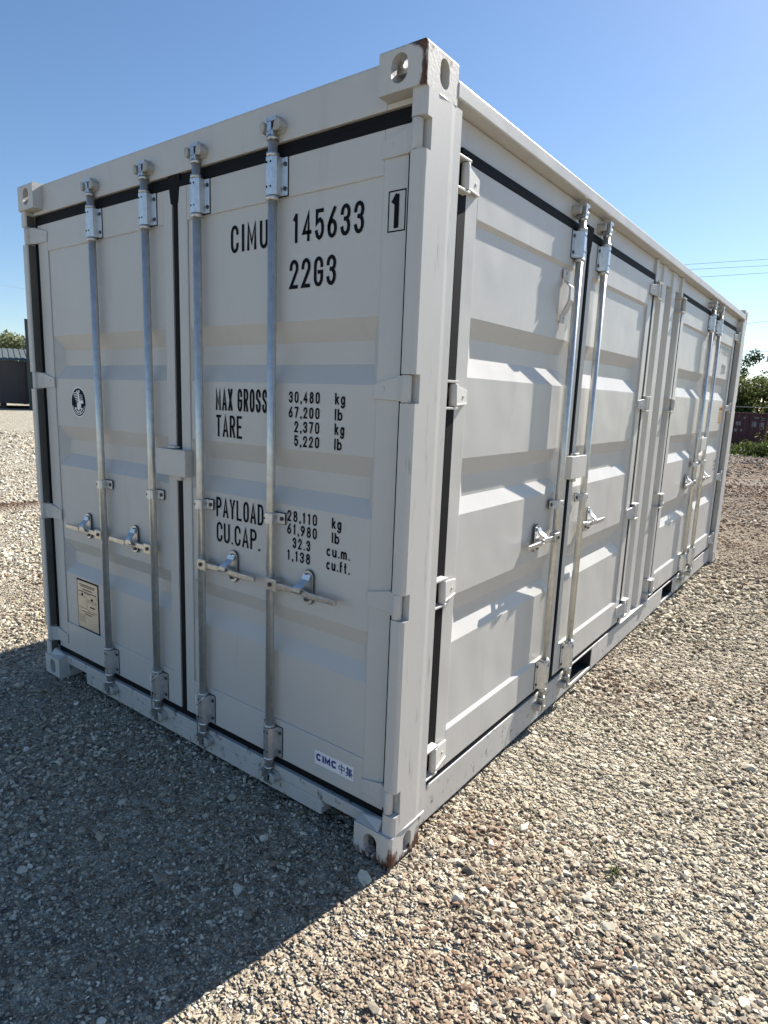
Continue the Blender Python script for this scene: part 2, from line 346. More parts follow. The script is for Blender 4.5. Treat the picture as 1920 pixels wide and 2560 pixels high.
# ------------------------------------------------------------------ the container
LEN, WID, HEI = 6.058, 2.438, 2.591
box_root = empty('shipping_container')
tag(box_root, 'light grey shipping container with locking bars on end doors and two pairs of side doors', 'shipping container')
END_Y, SIDE_X = 0.055, -0.038
FE = lambda u, d, z: (u, END_Y - d, z)          # end wall: u to the right, d outwards, z up
FS = lambda u, d, z: (SIDE_X + d, u, z)         # long side

# corner castings --------------------------------------------------------
def casting_mesh():
    # local: outer corner at origin, x inwards 0..0.162, y inwards 0..0.178, z up 0..0.118
    def stadium(w, h, n=10):
        r = w / 2; s = h / 2 - r; return [(r * math.cos(a), s + r * math.sin(a)) for a in np.linspace(0, math.pi, n)] + [(r * math.cos(a), -s + r * math.sin(a)) for a in np.linspace(math.pi, 2 * math.pi, n)]
    mb = MB(); mb.box(0, 0.162, 0, 0.178, 0, 0.118); me = mb.mesh('casting', M['rust'])
    bm = bmesh.new(); bm.from_mesh(me)
    es = [e for e in bm.edges if all(abs(v.co.x) < 1e-5 and abs(v.co.y) < 1e-5 for v in e.verts) or all(abs(v.co.z - 0.118) < 1e-5 and (abs(v.co.x) < 1e-5) for v in e.verts) or all(abs(v.co.z - 0.118) < 1e-5 and (abs(v.co.y) < 1e-5) for v in e.verts)]
    bmesh.ops.bevel(bm, geom=es, offset=0.011, segments=4, affect='EDGES', profile=0.5); bm.to_mesh(me); bm.free()
    o = bpy.data.objects.new('t', me); C.objects.link(o)
    cuts = []
    mb = MB(); mb.box(0.028, 0.136, 0.028, 0.150, 0.022, 0.092); cuts.append(mb)
    mb = MB(); mb.prism(stadium(0.058, 0.079), -0.02, 0.06, lambda a, b, h: (0.089 + a, h, 0.059 + b)); cuts.append(mb)
    mb = MB(); mb.prism(stadium(0.051, 0.079), -0.02, 0.06, lambda a, b, h: (h, 0.1015 + a, 0.059 + b)); cuts.append(mb)
    mb = MB(); mb.prism(stadium(0.063, 0.12), 0.06, 0.14, lambda a, b, h: (0.089 + a, 0.10 + b, h)); cuts.append(mb)
    tmp = [o]
    for c_ in cuts:
        co = c_.build('t', M['inside']); tmp.append(co)
        bo = o.modifiers.new('b', 'BOOLEAN'); bo.object = co; bo.operation = 'DIFFERENCE'; bo.solver = 'EXACT'
    bpy.context.view_layer.update()
    res = bpy.data.meshes.new_from_object(o.evaluated_get(bpy.context.evaluated_depsgraph_get()))
    for q in tmp: bpy.data.objects.remove(q)
    bm = bmesh.new(); bm.from_mesh(res)
    bmesh.ops.triangulate(bm, faces=[f for f in bm.faces if len(f.verts) > 4])
    long = [e for e in bm.edges if e.calc_length() > 0.03]
    for _ in range(2):
        long = [e for e in bm.edges if e.calc_length() > 0.022]
        bmesh.ops.subdivide_edges(bm, edges=long, cuts=1, use_grid_fill=False); bmesh.ops.triangulate(bm, faces=[f for f in bm.faces if len(f.verts) > 4])
    bm.to_mesh(res); bm.free()
    res.materials.clear(); res.materials.append(M['rust']); return res
CAST = casting_mesh()
def casting(sx, sy, top):
    me = CAST.copy(); me.name = 'corner_casting'
    n = len(me.vertices); co = np.empty(n * 3, np.float32); me.vertices.foreach_get('co', co); co = co.reshape(-1, 3)
    loc = co.copy()
    if not top: co[:, 2] = 0.118 - co[:, 2]
    co[:, 0] = -co[:, 0] if sx == 0 else -WID + co[:, 0]
    co[:, 1] = co[:, 1] if sy == 0 else LEN - co[:, 1]
    if top: co[:, 2] += HEI - 0.118
    me.vertices.foreach_set('co', co.ravel())
    flips = (sx == 0) + (sy == 1) + (not top)
    if flips % 2: me.flip_normals()
    # rust grows where edges were knocked
    near = sx == 0 and sy == 0
    ex = np.minimum(loc[:, 0], loc[:, 1]); zz = loc[:, 2]
    x_, y_ = loc[:, 0], loc[:, 1]; up_ = 0.118 - zz
    corner = np.exp(-((x_ + y_) / 0.021) ** 2); topedge = np.exp(-(up_ / 0.010) ** 2)
    patch = np.exp(-(((x_ - 0.030) / 0.020) ** 2 + (up_ / 0.034) ** 2)) * (y_ < 0.02)
    drip = np.exp(-(up_ / 0.045) ** 2) * (x_ < 0.02) * (y_ > 0.02)
    if near and top: r_ = 0.44 * corner + 0.44 * patch + 0.34 * topedge + 0.30 * drip + 0.04
    elif near: r_ = 0.38 * np.exp(-(up_ / 0.060) ** 2) + 0.25 * corner + 0.32 * np.exp(-((y_ - 0.178) / 0.022) ** 2) * (x_ < 0.02) + 0.06
    else: r_ = 0.10 * topedge
    a = me.attributes.new('rust', 'FLOAT', 'POINT'); a.data.foreach_set('value', r_.astype(np.float32))
    me.update(); o = link('corner_casting', me, box_root)
    if near: o['label'] = 'rust-stained upper corner fitting' if top else 'rust-stained lower corner fitting'
    return o
for sx in (0, 1):
    for sy in (0, 1):
        for top in (True, False): casting(sx, sy, top)

END_HINGE = [(2.315, 2.398), (1.598, 1.682), (0.900, 0.985), (0.195, 0.280)]
SIDE_HINGE = [(2.262, 2.362), (1.580, 1.676), (0.885, 0.990), (0.222, 0.340)]

# corner posts: profile with a folded front edge, cut out round the hinge knuckles
def rounded(p, q, r, n=4):
    return p
def post(sx, sy):
    mx = (lambda x: x) if sx == 0 else (lambda x: -WID - x)
    my = (lambda y: y) if sy == 0 else (lambda y: LEN - y)
    rad = 0.014; arc = [(-rad + rad * math.cos(a), 0.010 + rad - rad * math.sin(a)) for a in np.linspace(0, math.pi / 2, 5)]
    arc2 = [(-0.042 - 0.008 * math.sin(a), 0.010 + 0.008 - 0.008 * math.cos(a)) for a in np.linspace(0, math.pi / 2, 4)]
    side = [(0.0, 0.150), (-0.0012, 0.172), (-0.0012, 0.212), (-0.005, 0.218), (-0.075, 0.218), (-0.075, 0.120), (-0.050, 0.090)]
    full = side + arc2[::-1] + arc[::-1]
    notch = side + [(-0.050, 0.046), (0.0 - 0.0, 0.046)]
    fn = lambda a, b, h: (mx(a), my(b), h)
    cuts = sorted((a - 0.002, b + 0.002) for a, b in END_HINGE); z = 0.118; mb = MB()
    for a, b in cuts:
        mb.prism(full, z, a, fn); mb.prism(notch, a, b, fn); z = b
    mb.prism(full, z, HEI - 0.118, fn)
    return mb.build('corner_post', M['post'], box_root)
for sx in (0, 1):
    for sy in (0, 1): post(sx, sy)
M['recess'] = mat('dark_strip', (0.10, 0.095, 0.085), 0.7, var=0.2, vscale=6)  # dark colour for thin strips added over the end posts' inner faces
for sgn in (0, 1):
    zs_ = [0.135] + [q for a, b in sorted(END_HINGE) for q in (a - 0.003, b + 0.003)] + [2.452]
    for a, b in zip(zs_[::2], zs_[1::2]):
        if b - a < 0.02: continue
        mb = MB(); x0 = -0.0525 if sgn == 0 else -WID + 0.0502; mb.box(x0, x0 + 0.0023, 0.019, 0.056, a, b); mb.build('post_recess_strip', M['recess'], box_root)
# weld lip between post and casting
mb = MB(); mb.tube([(-0.006, 0.02, 0.1185), (-0.002, 0.09, 0.119), (-0.004, 0.205, 0.1195)], 0.006, 6); mb.build('weld_bead', M['post'], box_root)
mb = MB(); mb.tube([(-0.012, 0.012, HEI - 0.119), (-0.003, 0.09, HEI - 0.1195), (-0.006, 0.172, HEI - 0.119)], 0.005, 6)
mb.build('weld_bead', M['post'], box_root)

# end header and sill -----------------------------------------------------
mb = MB(); mb.box(-WID + 0.163, -0.163, 0.048, 0.16, 2.455, 2.583); mb.box(-WID + 0.162, -0.162, 0.050, 0.16, 2.583, 2.588)
mb.box(-0.163, -0.056, 0.0485, 0.12, 2.455, 2.472); mb.box(-WID + 0.056, -WID + 0.163, 0.0485, 0.12, 2.455, 2.472)
mb.build('door_header', M['paint'], box_root, 0.004)
mb = MB(); pk = [(-0.362, -0.172), (-2.266, -2.076)]
mb.box(-WID + 0.055, -0.055, 0.048, 0.17, 0.082, 0.130)
mb.box(-2.076, -0.362, 0.0482, 0.17, 0.022, 0.0822); mb.box(-0.172, -0.163, 0.05, 0.17, 0.02, 0.082); mb.box(-2.275, -2.266, 0.05, 0.17, 0.02, 0.082)
mb.prism([(-0.37, 0.0), (-0.36, 0.0), (-0.36, 0.024), (-0.35, 0.0)], 0, 1, lambda a, b, h: (a, 0.049 + 0.1 * h, 0.058 + b))
mb.build('door_sill', M['rail'], box_root, 0.004)
for a, b in pk: mb = MB(); mb.box(a, b, 0.055, 0.605, 0.080, 0.0815); mb.box(a, b, 0.6, 0.61, 0.0, 0.081); mb.build('fork_pocket', M['inside'], box_root)
for s in (0, 1):
    mb = MB()
    f = (lambda x: x) if s == 0 else (lambda x: -WID - x)
    mb.hexa([(f(-0.060), 0.004, 0.1185), (f(-0.162), 0.004, 0.1185), (f(-0.162), 0.048, 0.1185), (f(-0.060), 0.048, 0.1185), (f(-0.060), 0.030, 0.150), (f(-0.160), 0.040, 0.131), (f(-0.160), 0.049, 0.131), (f(-0.060), 0.049, 0.150)])
    mb.build('gusset_plate', M['paint'], box_root, 0.003)

# long side: top rail with overhang, header, bottom rail, middle post ---------------------
mb = MB(); mb.box(-0.10, 0.002, 0.1785, LEN - 0.1785, 2.498, 2.546); mb.box(-0.11, -0.052, 0.205, LEN - 0.205, 2.392, 2.4975)
mb.build('side_top_rail', M['paint'], box_root, 0.005)
mb = MB(); zt = 0.163; pks = [(1.80, 2.155), (3.865, 4.225)]; yy = 0.200
for a, b in pks + [(LEN - 0.200, None)]:
    mb.box(-0.19, -0.040, yy, a, 0.014, zt)
    if b is None: break
    mb.box(-0.19, -0.0402, a, b, 0.014, 0.036); mb.box(-0.19, -0.0402, a, b, 0.150, zt); yy = b
mb.build('side_bottom_rail', M['rail'], box_root, 0.004)
for a, b in pks:
    mb = MB(); mb.box(-0.70, -0.048, a, b, 0.037, 0.039); mb.box(-0.70, -0.69, a, b, 0.036, 0.150); mb.box(-0.70, -0.043, a + 0.001, a + 0.004, 0.036, 0.150); mb.box(-0.70, -0.043, b - 0.004, b - 0.001, 0.036, 0.150); mb.box(-0.70, -0.043, a, b, 0.146, 0.1495)
    mb.build('fork_pocket', M['inside'], box_root)  # near-black plates put the shade inside the pocket into their colour
prof = [(2.664, -0.036), (2.710, -0.036), (2.720, -0.100), (2.835, -0.100), (2.852, -0.042), (2.950, -0.042), (2.968, -0.100), (3.090, -0.100), (3.108, -0.042), (3.206, -0.042), (3.223, -0.100), (3.338, -0.100), (3.348, -0.036), (3.394, -0.036), (3.394, -0.118), (2.664, -0.118)]
mb = MB(); mb.prism(prof, 0.160, 2.4965, lambda a, b, h: (b, a, h)); mb.build('middle_post', M['paint'], box_root, 0.004)
mb = MB(); mb.box(-0.118, -0.030, 2.645, 3.413, 0.1635, 0.172); mb.build('post_foot_plate', M['paint'], box_root, 0.002)
# unseen sides close the box
mb = MB()
for i in range(36):
    a = 0.1 + i * (LEN - 0.2) / 36; w = (LEN - 0.2) / 36; d = 0.0 if i % 2 else 0.03
    mb.box(-WID + 0.012 + d, -WID + 0.05 + d, a, a + w + 0.001, 0.12, 2.54)
mb.box(-WID + 0.06, -0.06, LEN - 0.09, LEN - 0.05, 0.12, 2.55); mb.box(-WID + 0.004, -WID + 0.08, 0.1785, LEN - 0.1785, 2.50, 2.546); mb.box(-WID + 0.01, -WID + 0.15, 0.1785, LEN - 0.1785, 0.014, 0.16)
mb.build('far_wall', M['paint'], box_root)
mb = MB(); mb.box(-WID + 0.03, -0.03, 0.06, LEN - 0.06, 2.546, 2.56); mb.build('roof', M['paint'], box_root)
mb = MB(); mb.box(-WID + 0.1, -0.12, 0.12, LEN - 0.1, 0.10, 0.158); mb.box(-0.14, -0.12, 0.25, LEN - 0.25, 0.15, 2.45); mb.box(-WID + 0.1, -0.12, 0.13, 0.15, 0.15, 2.5)
mb.build('floor', M['inside'], box_root)

# doors -------------------------------------------------------------------
def leaf(F, u0, u1, z0, z1, p0, p1, pz0, pz1, valleys, dv=0.036, rec=0.006, vend=0.045, lip=0.0):
    """one door leaf: pressed panel with three troughs in a box frame"""
    mb = MB()
    th = 0.045
    mb.box(u0, p0, -th, 0, z0, z1, 0, F); mb.box(p1, u1, -th, 0, z0, z1, 0, F)
    mb.box(p0, p1, -th, -0.0004, pz1, z1, 0, F); mb.box(p0, p1, -th, -0.0004, z0, pz0, 0, F)
    r = -rec; o = r - dv; q = lambda *a: mb.add([F(*x) for x in a], [tuple(range(len(a)))])
    if lip:
        q((p0, -0.0005, pz1), (p1, -0.0005, pz1), (p1, r, pz1 - lip), (p0, r, pz1 - lip)); q((p0, -0.0005, pz0), (p1, -0.0005, pz0), (p1, r, pz0 + lip), (p0, r, pz0 + lip))
    z = pz1 - lip
    for (za, zb, zc, zd) in sorted(valleys, reverse=True):
        q((p0, r, z), (p1, r, z), (p1, r, za), (p0, r, za))
        a0, a1 = p0 + 0.002, p1 - 0.002; b0, b1 = p0 + vend, p1 - vend
        q((a0, r, za), (a1, r, za), (b1, o, zb), (b0, o, zb)); q((b0, o, zb), (b1, o, zb), (b1, o, zc), (b0, o, zc))
        q((b0, o, zc), (b1, o, zc), (a1, r, zd), (a0, r, zd)); q((a0, r, za), (b0, o, zb), (b0, o, zc), (a0, r, zd)); q((a1, r, za), (a1, r, zd), (b1, o, zc), (b1, o, zb))
        q((p0, r, za), (a0, r, za), (a0, r, zd), (p0, r, zd)); q((p1, r, za), (p1, r, zd), (a1, r, zd), (a1, r, za)); z = zd
    q((p0, r, z), (p1, r, z), (p1, r, pz0 + lip), (p0, r, pz0 + lip))
    return mb
def hinge_end(F, s, ue, zb, zt_, door):
    """strap hinge; s=+1 knuckle right of the leaf"""
    h = zt_ - zb; tip = ue - s * 0.098
    mb = MB()
    mb.hexa([F(ue, 0.000, zb + 0.006), F(tip, 0.0, zb + 0.006), F(tip, 0.005, zb + 0.008), F(ue, 0.012, zb + 0.006), F(ue, 0.0, zt_ - 0.004), F(tip, 0.0, zt_ - 0.026), F(tip, 0.005, zt_ - 0.028), F(ue, 0.012, zt_ - 0.004)])
    mb.hexa([F(ue + s * 0.034, 0.016, zb + 0.004), F(ue - s * 0.004, 0.000, zb + 0.004), F(ue - s * 0.004, 0.012, zb + 0.004), F(ue + s * 0.030, 0.030, zb + 0.004), F(ue + s * 0.034, 0.016, zt_ - 0.002), F(ue - s * 0.004, 0.0, zt_ - 0.002), F(ue - s * 0.004, 0.012, zt_ - 0.002), F(ue + s * 0.030, 0.030, zt_ - 0.002)])
    mb.tube([F(ue + s * 0.045, 0.029, zb), F(ue + s * 0.045, 0.029, zt_)], 0.0165, 14)
    mb.tube([F(ue - s * 0.060, 0.006, (zb + zt_) / 2), F(ue - s * 0.060, 0.0095, (zb + zt_) / 2)], 0.008, 10)
    return mb.build('hinge', M['paint'], door, 0.002)
def hinge_side(F, s, ue, zb, zt_, door):
    mb = MB(); up = ue + s * 0.038
    mb.box(min(up - 0.016, up + s * 0.075), max(up + 0.016, up + s * 0.075), -0.03, 0.029, zt_ - 0.008, zt_, 0, F)
    mb.box(min(up - 0.016, up + s * 0.075), max(up + 0.016, up + s * 0.075), -0.03, 0.029, zb, zb + 0.008, 0, F)
    mb.tube([F(up, 0.017, zb + 0.011), F(up, 0.017, zt_ - 0.011)], 0.0145, 14)
    mb.hexa([F(up, 0.010, zb + 0.014), F(ue - s * 0.075, 0.0, zb + 0.020), F(ue - s * 0.075, 0.007, zb + 0.020), F(up, 0.024, zb + 0.014), F(up, 0.010, zt_ - 0.014), F(ue - s * 0.075, 0.0, zt_ - 0.030), F(ue - s * 0.075, 0.007, zt_ - 0.030), F(up, 0.024, zt_ - 0.014)])
    mb.hexa([F(up - s * 0.01, 0.022, zb + 0.012), F(ue - s * 0.070, 0.004, zb + 0.016), F(ue - s * 0.070, 0.012, zb + 0.016), F(up - s * 0.01, 0.027, zb + 0.012), F(up - s * 0.01, 0.022, zb + 0.018), F(ue - s * 0.070, 0.004, zb + 0.023), F(ue - s * 0.070, 0.012, zb + 0.023), F(up - s * 0.01, 0.027, zb + 0.018)])
    mb.tube([F(ue - s * 0.036, 0.010, (zb + zt_) / 2 - 0.005), F(ue - s * 0.036, 0.0165, (zb + zt_) / 2 - 0.005)], 0.006, 8)
    return mb.build('hinge', M['paint'], door, 0.0015)

RD = 0.0235                                        # rod centre in front of the leaf
def saddle(F, u, z0, z1, door, holes=True):
    mb = MB(); pr = [(-0.052, 0.0), (-0.052, 0.005), (-0.031, 0.006), (-0.026, 0.030), (-0.013, 0.0435), (0.013, 0.0435), (0.026, 0.030), (0.031, 0.006), (0.052, 0.005), (0.052, 0.0)]
    mb.prism(pr, z0, z1, lambda a, b, h: F(u + a, b, h))
    for s in (-1, 1):
        for z in (z0 + 0.022, z1 - 0.022):
            mb.tube([F(u + s * 0.042, 0.004, z), F(u + s * 0.042, 0.0095, z)], 0.0075, 10, 1)
            mb.tube([F(u + s * 0.009, 0.043, z + 0.004), F(u + s * 0.009, 0.0445, z + 0.004)], 0.0042, 8, 2)
    # thin dark sealant line round the flange
    mb.box(u - 0.0545, u + 0.0545, 0.0, 0.002, z0 - 0.003, z1 + 0.003, 2, F)
    o = mb.build('bar_saddle', [M['galv'], M['dark'], M['rubber']], door, 0.0015)
    return o
def clamp(F, u, z, door):
    mb = MB(); s = 1 if F is FE else -1
    pr = [(-0.021, 0.010), (-0.021, 0.036), (-0.012, 0.0445), (0.012, 0.0445), (0.021, 0.036), (0.024, 0.008), (0.056, 0.006), (0.056, 0.0), (-0.021, 0.0)]
    mb.prism([(s * a, b) for a, b in pr], z - 0.020, z + 0.020, lambda a, b, h: F(u + a, b, h))
    mb.tube([F(u + s * 0.043, 0.005, z), F(u + s * 0.043, 0.011, z)], 0.0085, 10, 1); mb.tube([F(u - s * 0.012, 0.044, z), F(u - s * 0.012, 0.0458, z)], 0.004, 8, 2)
    mb.box(u + min(0, s * 0.058), u + max(0, s * 0.058), 0, 0.002, z - 0.0225, z + 0.0225, 2, F)
    return mb.build('bar_clamp', [M['galv'], M['dark'], M['rubber']], door, 0.0015)
def keeper(F, u, z, off, top, root):
    """cam keeper welded on the frame, off = frame face measured from the leaf plane"""
    mb = MB(); s = 1 if top else -1
    for q in (-1, 1):
        oc = [(0.014 * math.cos(t) * (1.15 if q > 0 else 0.9), 0.019 * math.sin(t)) for t in np.linspace(0.2, 6.48, 11)[:-1]]
        mb.prism(oc, off - 0.002, off + (0.034 if q > 0 else 0.040), lambda a_, b_, h_: F(u + q * (0.037 - 0.10 * h_) + a_, h_, z + b_))
    pr = [(-0.046, -0.004), (-0.040, -0.012), (0.040, -0.012), (0.046, -0.004), (0.040, 0.004), (-0.040, 0.004)]
    mb.prism(pr, off - 0.002, off + 0.012, lambda a_, b_, h_: F(u + a_, h_, z - s * 0.010 + s * b_))
    mb.build('cam_keeper', M['keeper'], root, 0.003)
def bar(F, u, z0, z1, hz, hs, door, ztop_sad, zbot_sad):
    mb = MB(); f = lambda z: F(u, RD, z)
    mb.tube([f(z0), f(z1)], 0.0165, 18)
    for za, zb in (ztop_sad, zbot_sad):
        mb.tube([f(za - 0.016), f(za - 0.001)], 0.0225, 18); mb.tube([f(zb + 0.001), f(zb + 0.014)], 0.0225, 18)
    for z, s in ((z1, 1), (z0, -1)):               # cams
        mb.tube([f(z - s * 0.012), f(z + s * 0.004)], [0.0205, 0.0185], 14, 1)
        for k, (a, b, c_, d_) in enumerate(((-0.016, 0.016, 0.0, 0.016), (-0.014, 0.006, 0.014, 0.046), (-0.016, 0.030, 0.044, 0.058))):
            mb.box(u + a, u + b, RD - 0.018, RD + 0.016, min(z + s * c_, z + s * d_), max(z + s * c_, z + s * d_), 1, F)
        mb.tube([F(u + 0.004, RD + 0.004, z + s * 0.018), F(u + 0.030, RD + 0.006, z + s * 0.026)], 0.009, 8, 1)
    o = mb.build('locking_bar', [M['rod'], M['cast']], door)
    # handle with hub, blade and catch
    mb = MB(); h = hs
    mb.box(u - 0.004 + min(0, h * 0.046), u + 0.004 + max(0, h * 0.046), RD - 0.010, RD + 0.022, hz - 0.025, hz + 0.022, 0, F)
    mb.tube([F(u + h * 0.020, RD + 0.023, hz), F(u + h * 0.020, RD + 0.028, hz)], 0.009, 10, 1)
    mb.hexa([F(u + h * 0.040, RD - 0.004, hz - 0.015), F(u + h * 0.140, RD + 0.002, hz - 0.012), F(u + h * 0.140, RD + 0.014, hz - 0.012), F(u + h * 0.040, RD + 0.014, hz - 0.015), F(u + h * 0.040, RD - 0.004, hz + 0.010), F(u + h * 0.140, RD + 0.002, hz + 0.010), F(u + h * 0.140, RD + 0.014, hz + 0.010), F(u + h * 0.040, RD + 0.014, hz + 0.010)])
    mb.hexa([F(u + h * 0.135, RD + 0.000, hz - 0.014), F(u + h * 0.215, RD + 0.004, hz - 0.013), F(u + h * 0.215, RD + 0.016, hz - 0.013), F(u + h * 0.135, RD + 0.012, hz - 0.014), F(u + h * 0.135, RD, hz + 0.010), F(u + h * 0.215, RD + 0.004, hz + 0.008), F(u + h * 0.215, RD + 0.016, hz + 0.008), F(u + h * 0.135, RD + 0.012, hz + 0.010)])
    mb.hexa([F(u + h * 0.212, RD + 0.003, hz - 0.015), F(u + h * 0.342, RD + 0.006, hz - 0.012), F(u + h * 0.342, RD + 0.020, hz - 0.012), F(u + h * 0.212, RD + 0.019, hz - 0.015), F(u + h * 0.212, RD + 0.003, hz + 0.008), F(u + h * 0.342, RD + 0.006, hz + 0.008), F(u + h * 0.342, RD + 0.020, hz + 0.008), F(u + h * 0.212, RD + 0.019, hz + 0.008)])
    mb.build('door_handle', [M['cast'], M['dark']], door, 0.003)
    mb = MB(); uc = u + h * 0.180
    st = [(0.024 * math.cos(a), 0.040 + 0.024 * math.sin(a)) for a in np.linspace(0, math.pi, 9)] + [(0.024 * math.cos(a), -0.040 + 0.024 * math.sin(a)) for a in np.linspace(math.pi, 2 * math.pi, 9)]
    zc = hz + 0.014
    mb.prism(st, 0.0, 0.007, lambda a, b, hh: F(uc + a, hh, zc + b)); mb.prism([(a * 1.1, b * 1.04) for a, b in st], 0.0, 0.002, lambda a, b, hh: F(uc + a, hh, zc + b), 1)
    for z in (zc + 0.044, zc - 0.044): mb.tube([F(uc - h * 0.004, 0.006, z), F(uc - h * 0.004, 0.014, z)], 0.010, 10, 1)
    # swinging catch that wraps the blade
    def strip(pts, w):
        for (a0, b0, c0), (a1, b1, c1) in zip(pts, pts[1:]):
            w0, w1 = w
            mb.hexa([F(uc + h * (a0 - w0), b0, zc + c0), F(uc + h * (a0 + w0), b0, zc + c0), F(uc + h * (a0 + w0), b0 + .005, zc + c0 + .002), F(uc + h * (a0 - w0), b0 + .005, zc + c0 + .002),
                     F(uc + h * (a1 - w1), b1, zc + c1), F(uc + h * (a1 + w1), b1, zc + c1), F(uc + h * (a1 + w1), b1 + .005, zc + c1 + .002), F(uc + h * (a1 - w1), b1 + .005, zc + c1 + .002)])
    strip([(0.0, 0.008, 0.050), (-0.002, 0.016, 0.030), (-0.006, 0.036, 0.014), (-0.014, 0.046, 0.002), (-0.022, 0.046, -0.014), (-0.030, 0.040, -0.022)], (0.017, 0.019))
    strip([(0.004, 0.008, -0.046), (0.002, 0.016, -0.032), (-0.006, 0.034, -0.024)], (0.014, 0.014))
    mb.build('handle_catch', [M['galv'], M['dark']], door, 0)
    return o

def gasket(F, u0, ua, ub, u1, z0, z1, zh, zs, root, off):
    """black seal round a pair of leaves, u0..ua and ub..u1; zh header underside, zs sill top"""
    mb = MB(); e = 0.030
    mb.box(u0 - e, u1 + e, -0.040, -0.004, z1 - 0.004, zh - 0.001, 0, F)
    mb.box(u0 - 0.012, u1 + 0.012, -0.020, 0.002, z1 - 0.002, z1 + (zh - z1) * 0.5, 0, F)
    mb.box(u0 - e, u1 + e, -0.040, -0.012, zs - 0.004, z0 + 0.004, 0, F); mb.box(u0 - 0.012, u1 + 0.012, -0.018, -0.003, z0 - (z0 - zs) * 0.6, z0 + 0.002, 0, F)
    mb.box(u0 - e - 0.02, u0 + 0.004, -0.050, 0.000, z0 - 0.002, z1 + 0.002, 0, F); mb.box(u1 - 0.004, u1 + e + 0.02, -0.050, 0.000, z0 - 0.002, z1 + 0.002, 0, F)
    w = ub - ua
    mb.box(ua - 0.004, ub + 0.004, -0.040, -0.012, z0, z1, 0, F); mb.box(ua + w * 0.30, ub - 0.001, -0.020, 0.002, z0, z1 + 0.012, 0, F)
    mb.hexa([F(ua - 0.006, -0.012, z1 - 0.06), F(ub + 0.006, -0.012, z1 - 0.06), F(ub + 0.006, 0.001, z1 - 0.06), F(ua - 0.006, 0.001, z1 - 0.06), F(ua - 0.022, -0.012, zh + 0.016), F(ub + 0.022, -0.012, zh + 0.016), F(ub + 0.022, 0.004, zh + 0.016), F(ua - 0.022, 0.004, zh + 0.016)])
    return mb.build('door_gasket', M['rubber'], root, 0.003)

def bead(F, p0, p1, z0, z1, d, door, r=0.0028):
    rr = random.Random(int(1000 * abs(p0))); seg = []
    for a, b in (((p0, z0), (p1, z0)), ((p1, z0), (p1, z1)), ((p1, z1), (p0, z1)), ((p0, z1), (p0, z0))):
        n = 26
        for i in range(n): seg.append((a[0] + (b[0] - a[0]) * i / n + rr.gauss(0, .0005), a[1] + (b[1] - a[1]) * i / n + rr.gauss(0, .0005)))
    seg.append(seg[0]); mb = MB(); mb.tube([F(u, d, z) for u, z in seg], [r * rr.uniform(.75, 1.2) for _ in seg], 6); mb.build('weld_bead', M['paint'], door)
# --- end doors
V_END = [(1.866, 1.794, 1.719, 1.651), (1.415, 1.342, 1.268, 1.206), (0.808, 0.738, 0.676, 0.616)]
EZ0, EZ1 = 0.166, 2.408
el = leaf(FE, -2.358, -1.239, EZ0, EZ1, -2.266, -1.296, 0.327, 2.280, V_END).build('door', M['paint'], box_root, 0.0025)
er = leaf(FE, -1.199, -0.080, EZ0, EZ1, -1.142, -0.172, 0.327, 2.280, V_END).build('door', M['paint'], box_root, 0.0025)
el['label'] = 'left end door with round emblem and data plate'; er['label'] = 'right end door with stencilled numbers'
bead(FE, -2.266, -1.296, 0.327, 2.280, -0.0035, el); bead(FE, -1.142, -0.172, 0.327, 2.280, -0.0035, er)
gasket(FE, -2.358, -1.239, -1.199, -0.080, EZ0, EZ1, 2.455, 0.130, box_root, 0)
for a, b in END_HINGE:
    hinge_end(FE, -1, -2.358, a, b, el); hinge_end(FE, 1, -0.080, a, b, er)
ERODS = [(-1.806, el, -1), (-1.390, el, -1), (-1.048, er, 1), (-0.632, er, 1)]
for u, d, s in ERODS:
    bar(FE, u, 0.120, 2.470, 0.900, s, d, (2.283, 2.405), (0.175, 0.300))
    saddle(FE, u, 2.283, 2.405, d); saddle(FE, u, 0.175, 0.300, d); clamp(FE, u, 1.152, d)
    keeper(FE, u, 2.500, 0.007, True, box_root); keeper(FE, u, 0.088, 0.007, False, box_root)
# seal wires on two bars
def seal_wire(F, u, z, root):
    mb = MB(); lp = [F(u - 0.026, 0.030, z + 0.012), F(u - 0.030, 0.042, z - 0.010), F(u - 0.014, 0.052, z - 0.040), F(u - 0.008, 0.053, z - 0.10), F(u - 0.010, 0.050, z - 0.19)]
    mb.tube(lp, 0.0022, 6); mb.tube([F(u + 0.026, 0.030, z + 0.012), F(u + 0.020, 0.044, z - 0.006), F(u - 0.013, 0.053, z - 0.042)], 0.0022, 6)
    return mb.build('seal_wire', M['galv'], root)
seal_wire(FE, -1.390, 0.30, el); seal_wire(FE, -1.048, 0.30, er)
def lockbox(F, u0, u1, z0, z1, d, parent, ringside):
    mb = MB(); mb.box(u0, u1, 0.0, d, z0, z1, 0, F)
    mb.box(u0 + 0.07, u0 + 0.12, 0.001, d * 0.75, z1 + 0.004, z1 + 0.012, 0, F) ; mb.box(u0 + 0.06, u0 + 0.075, 0.001, 0.012, z1 - 0.004, z1 + 0.012, 0, F)
    mb.box(u0 + 0.10, u0 + 0.135, 0.0, 0.014, z0 - 0.022, z0 - 0.004, 0, F)
    if ringside:
        c_ = [F(u1 + 0.001, d * 0.60 + 0.010 * math.cos(a), (z0 + z1) / 2 + 0.006 + 0.012 * math.sin(a)) for a in np.linspace(math.radians(150), math.radians(395), 10)]
        mb.tube(c_, 0.0028, 6)
    o = mb.build('lock_box', M['paint'], parent, 0.003); return o
lockbox(FE, -1.330, -1.128, 1.254, 1.366, 0.040, er, True)

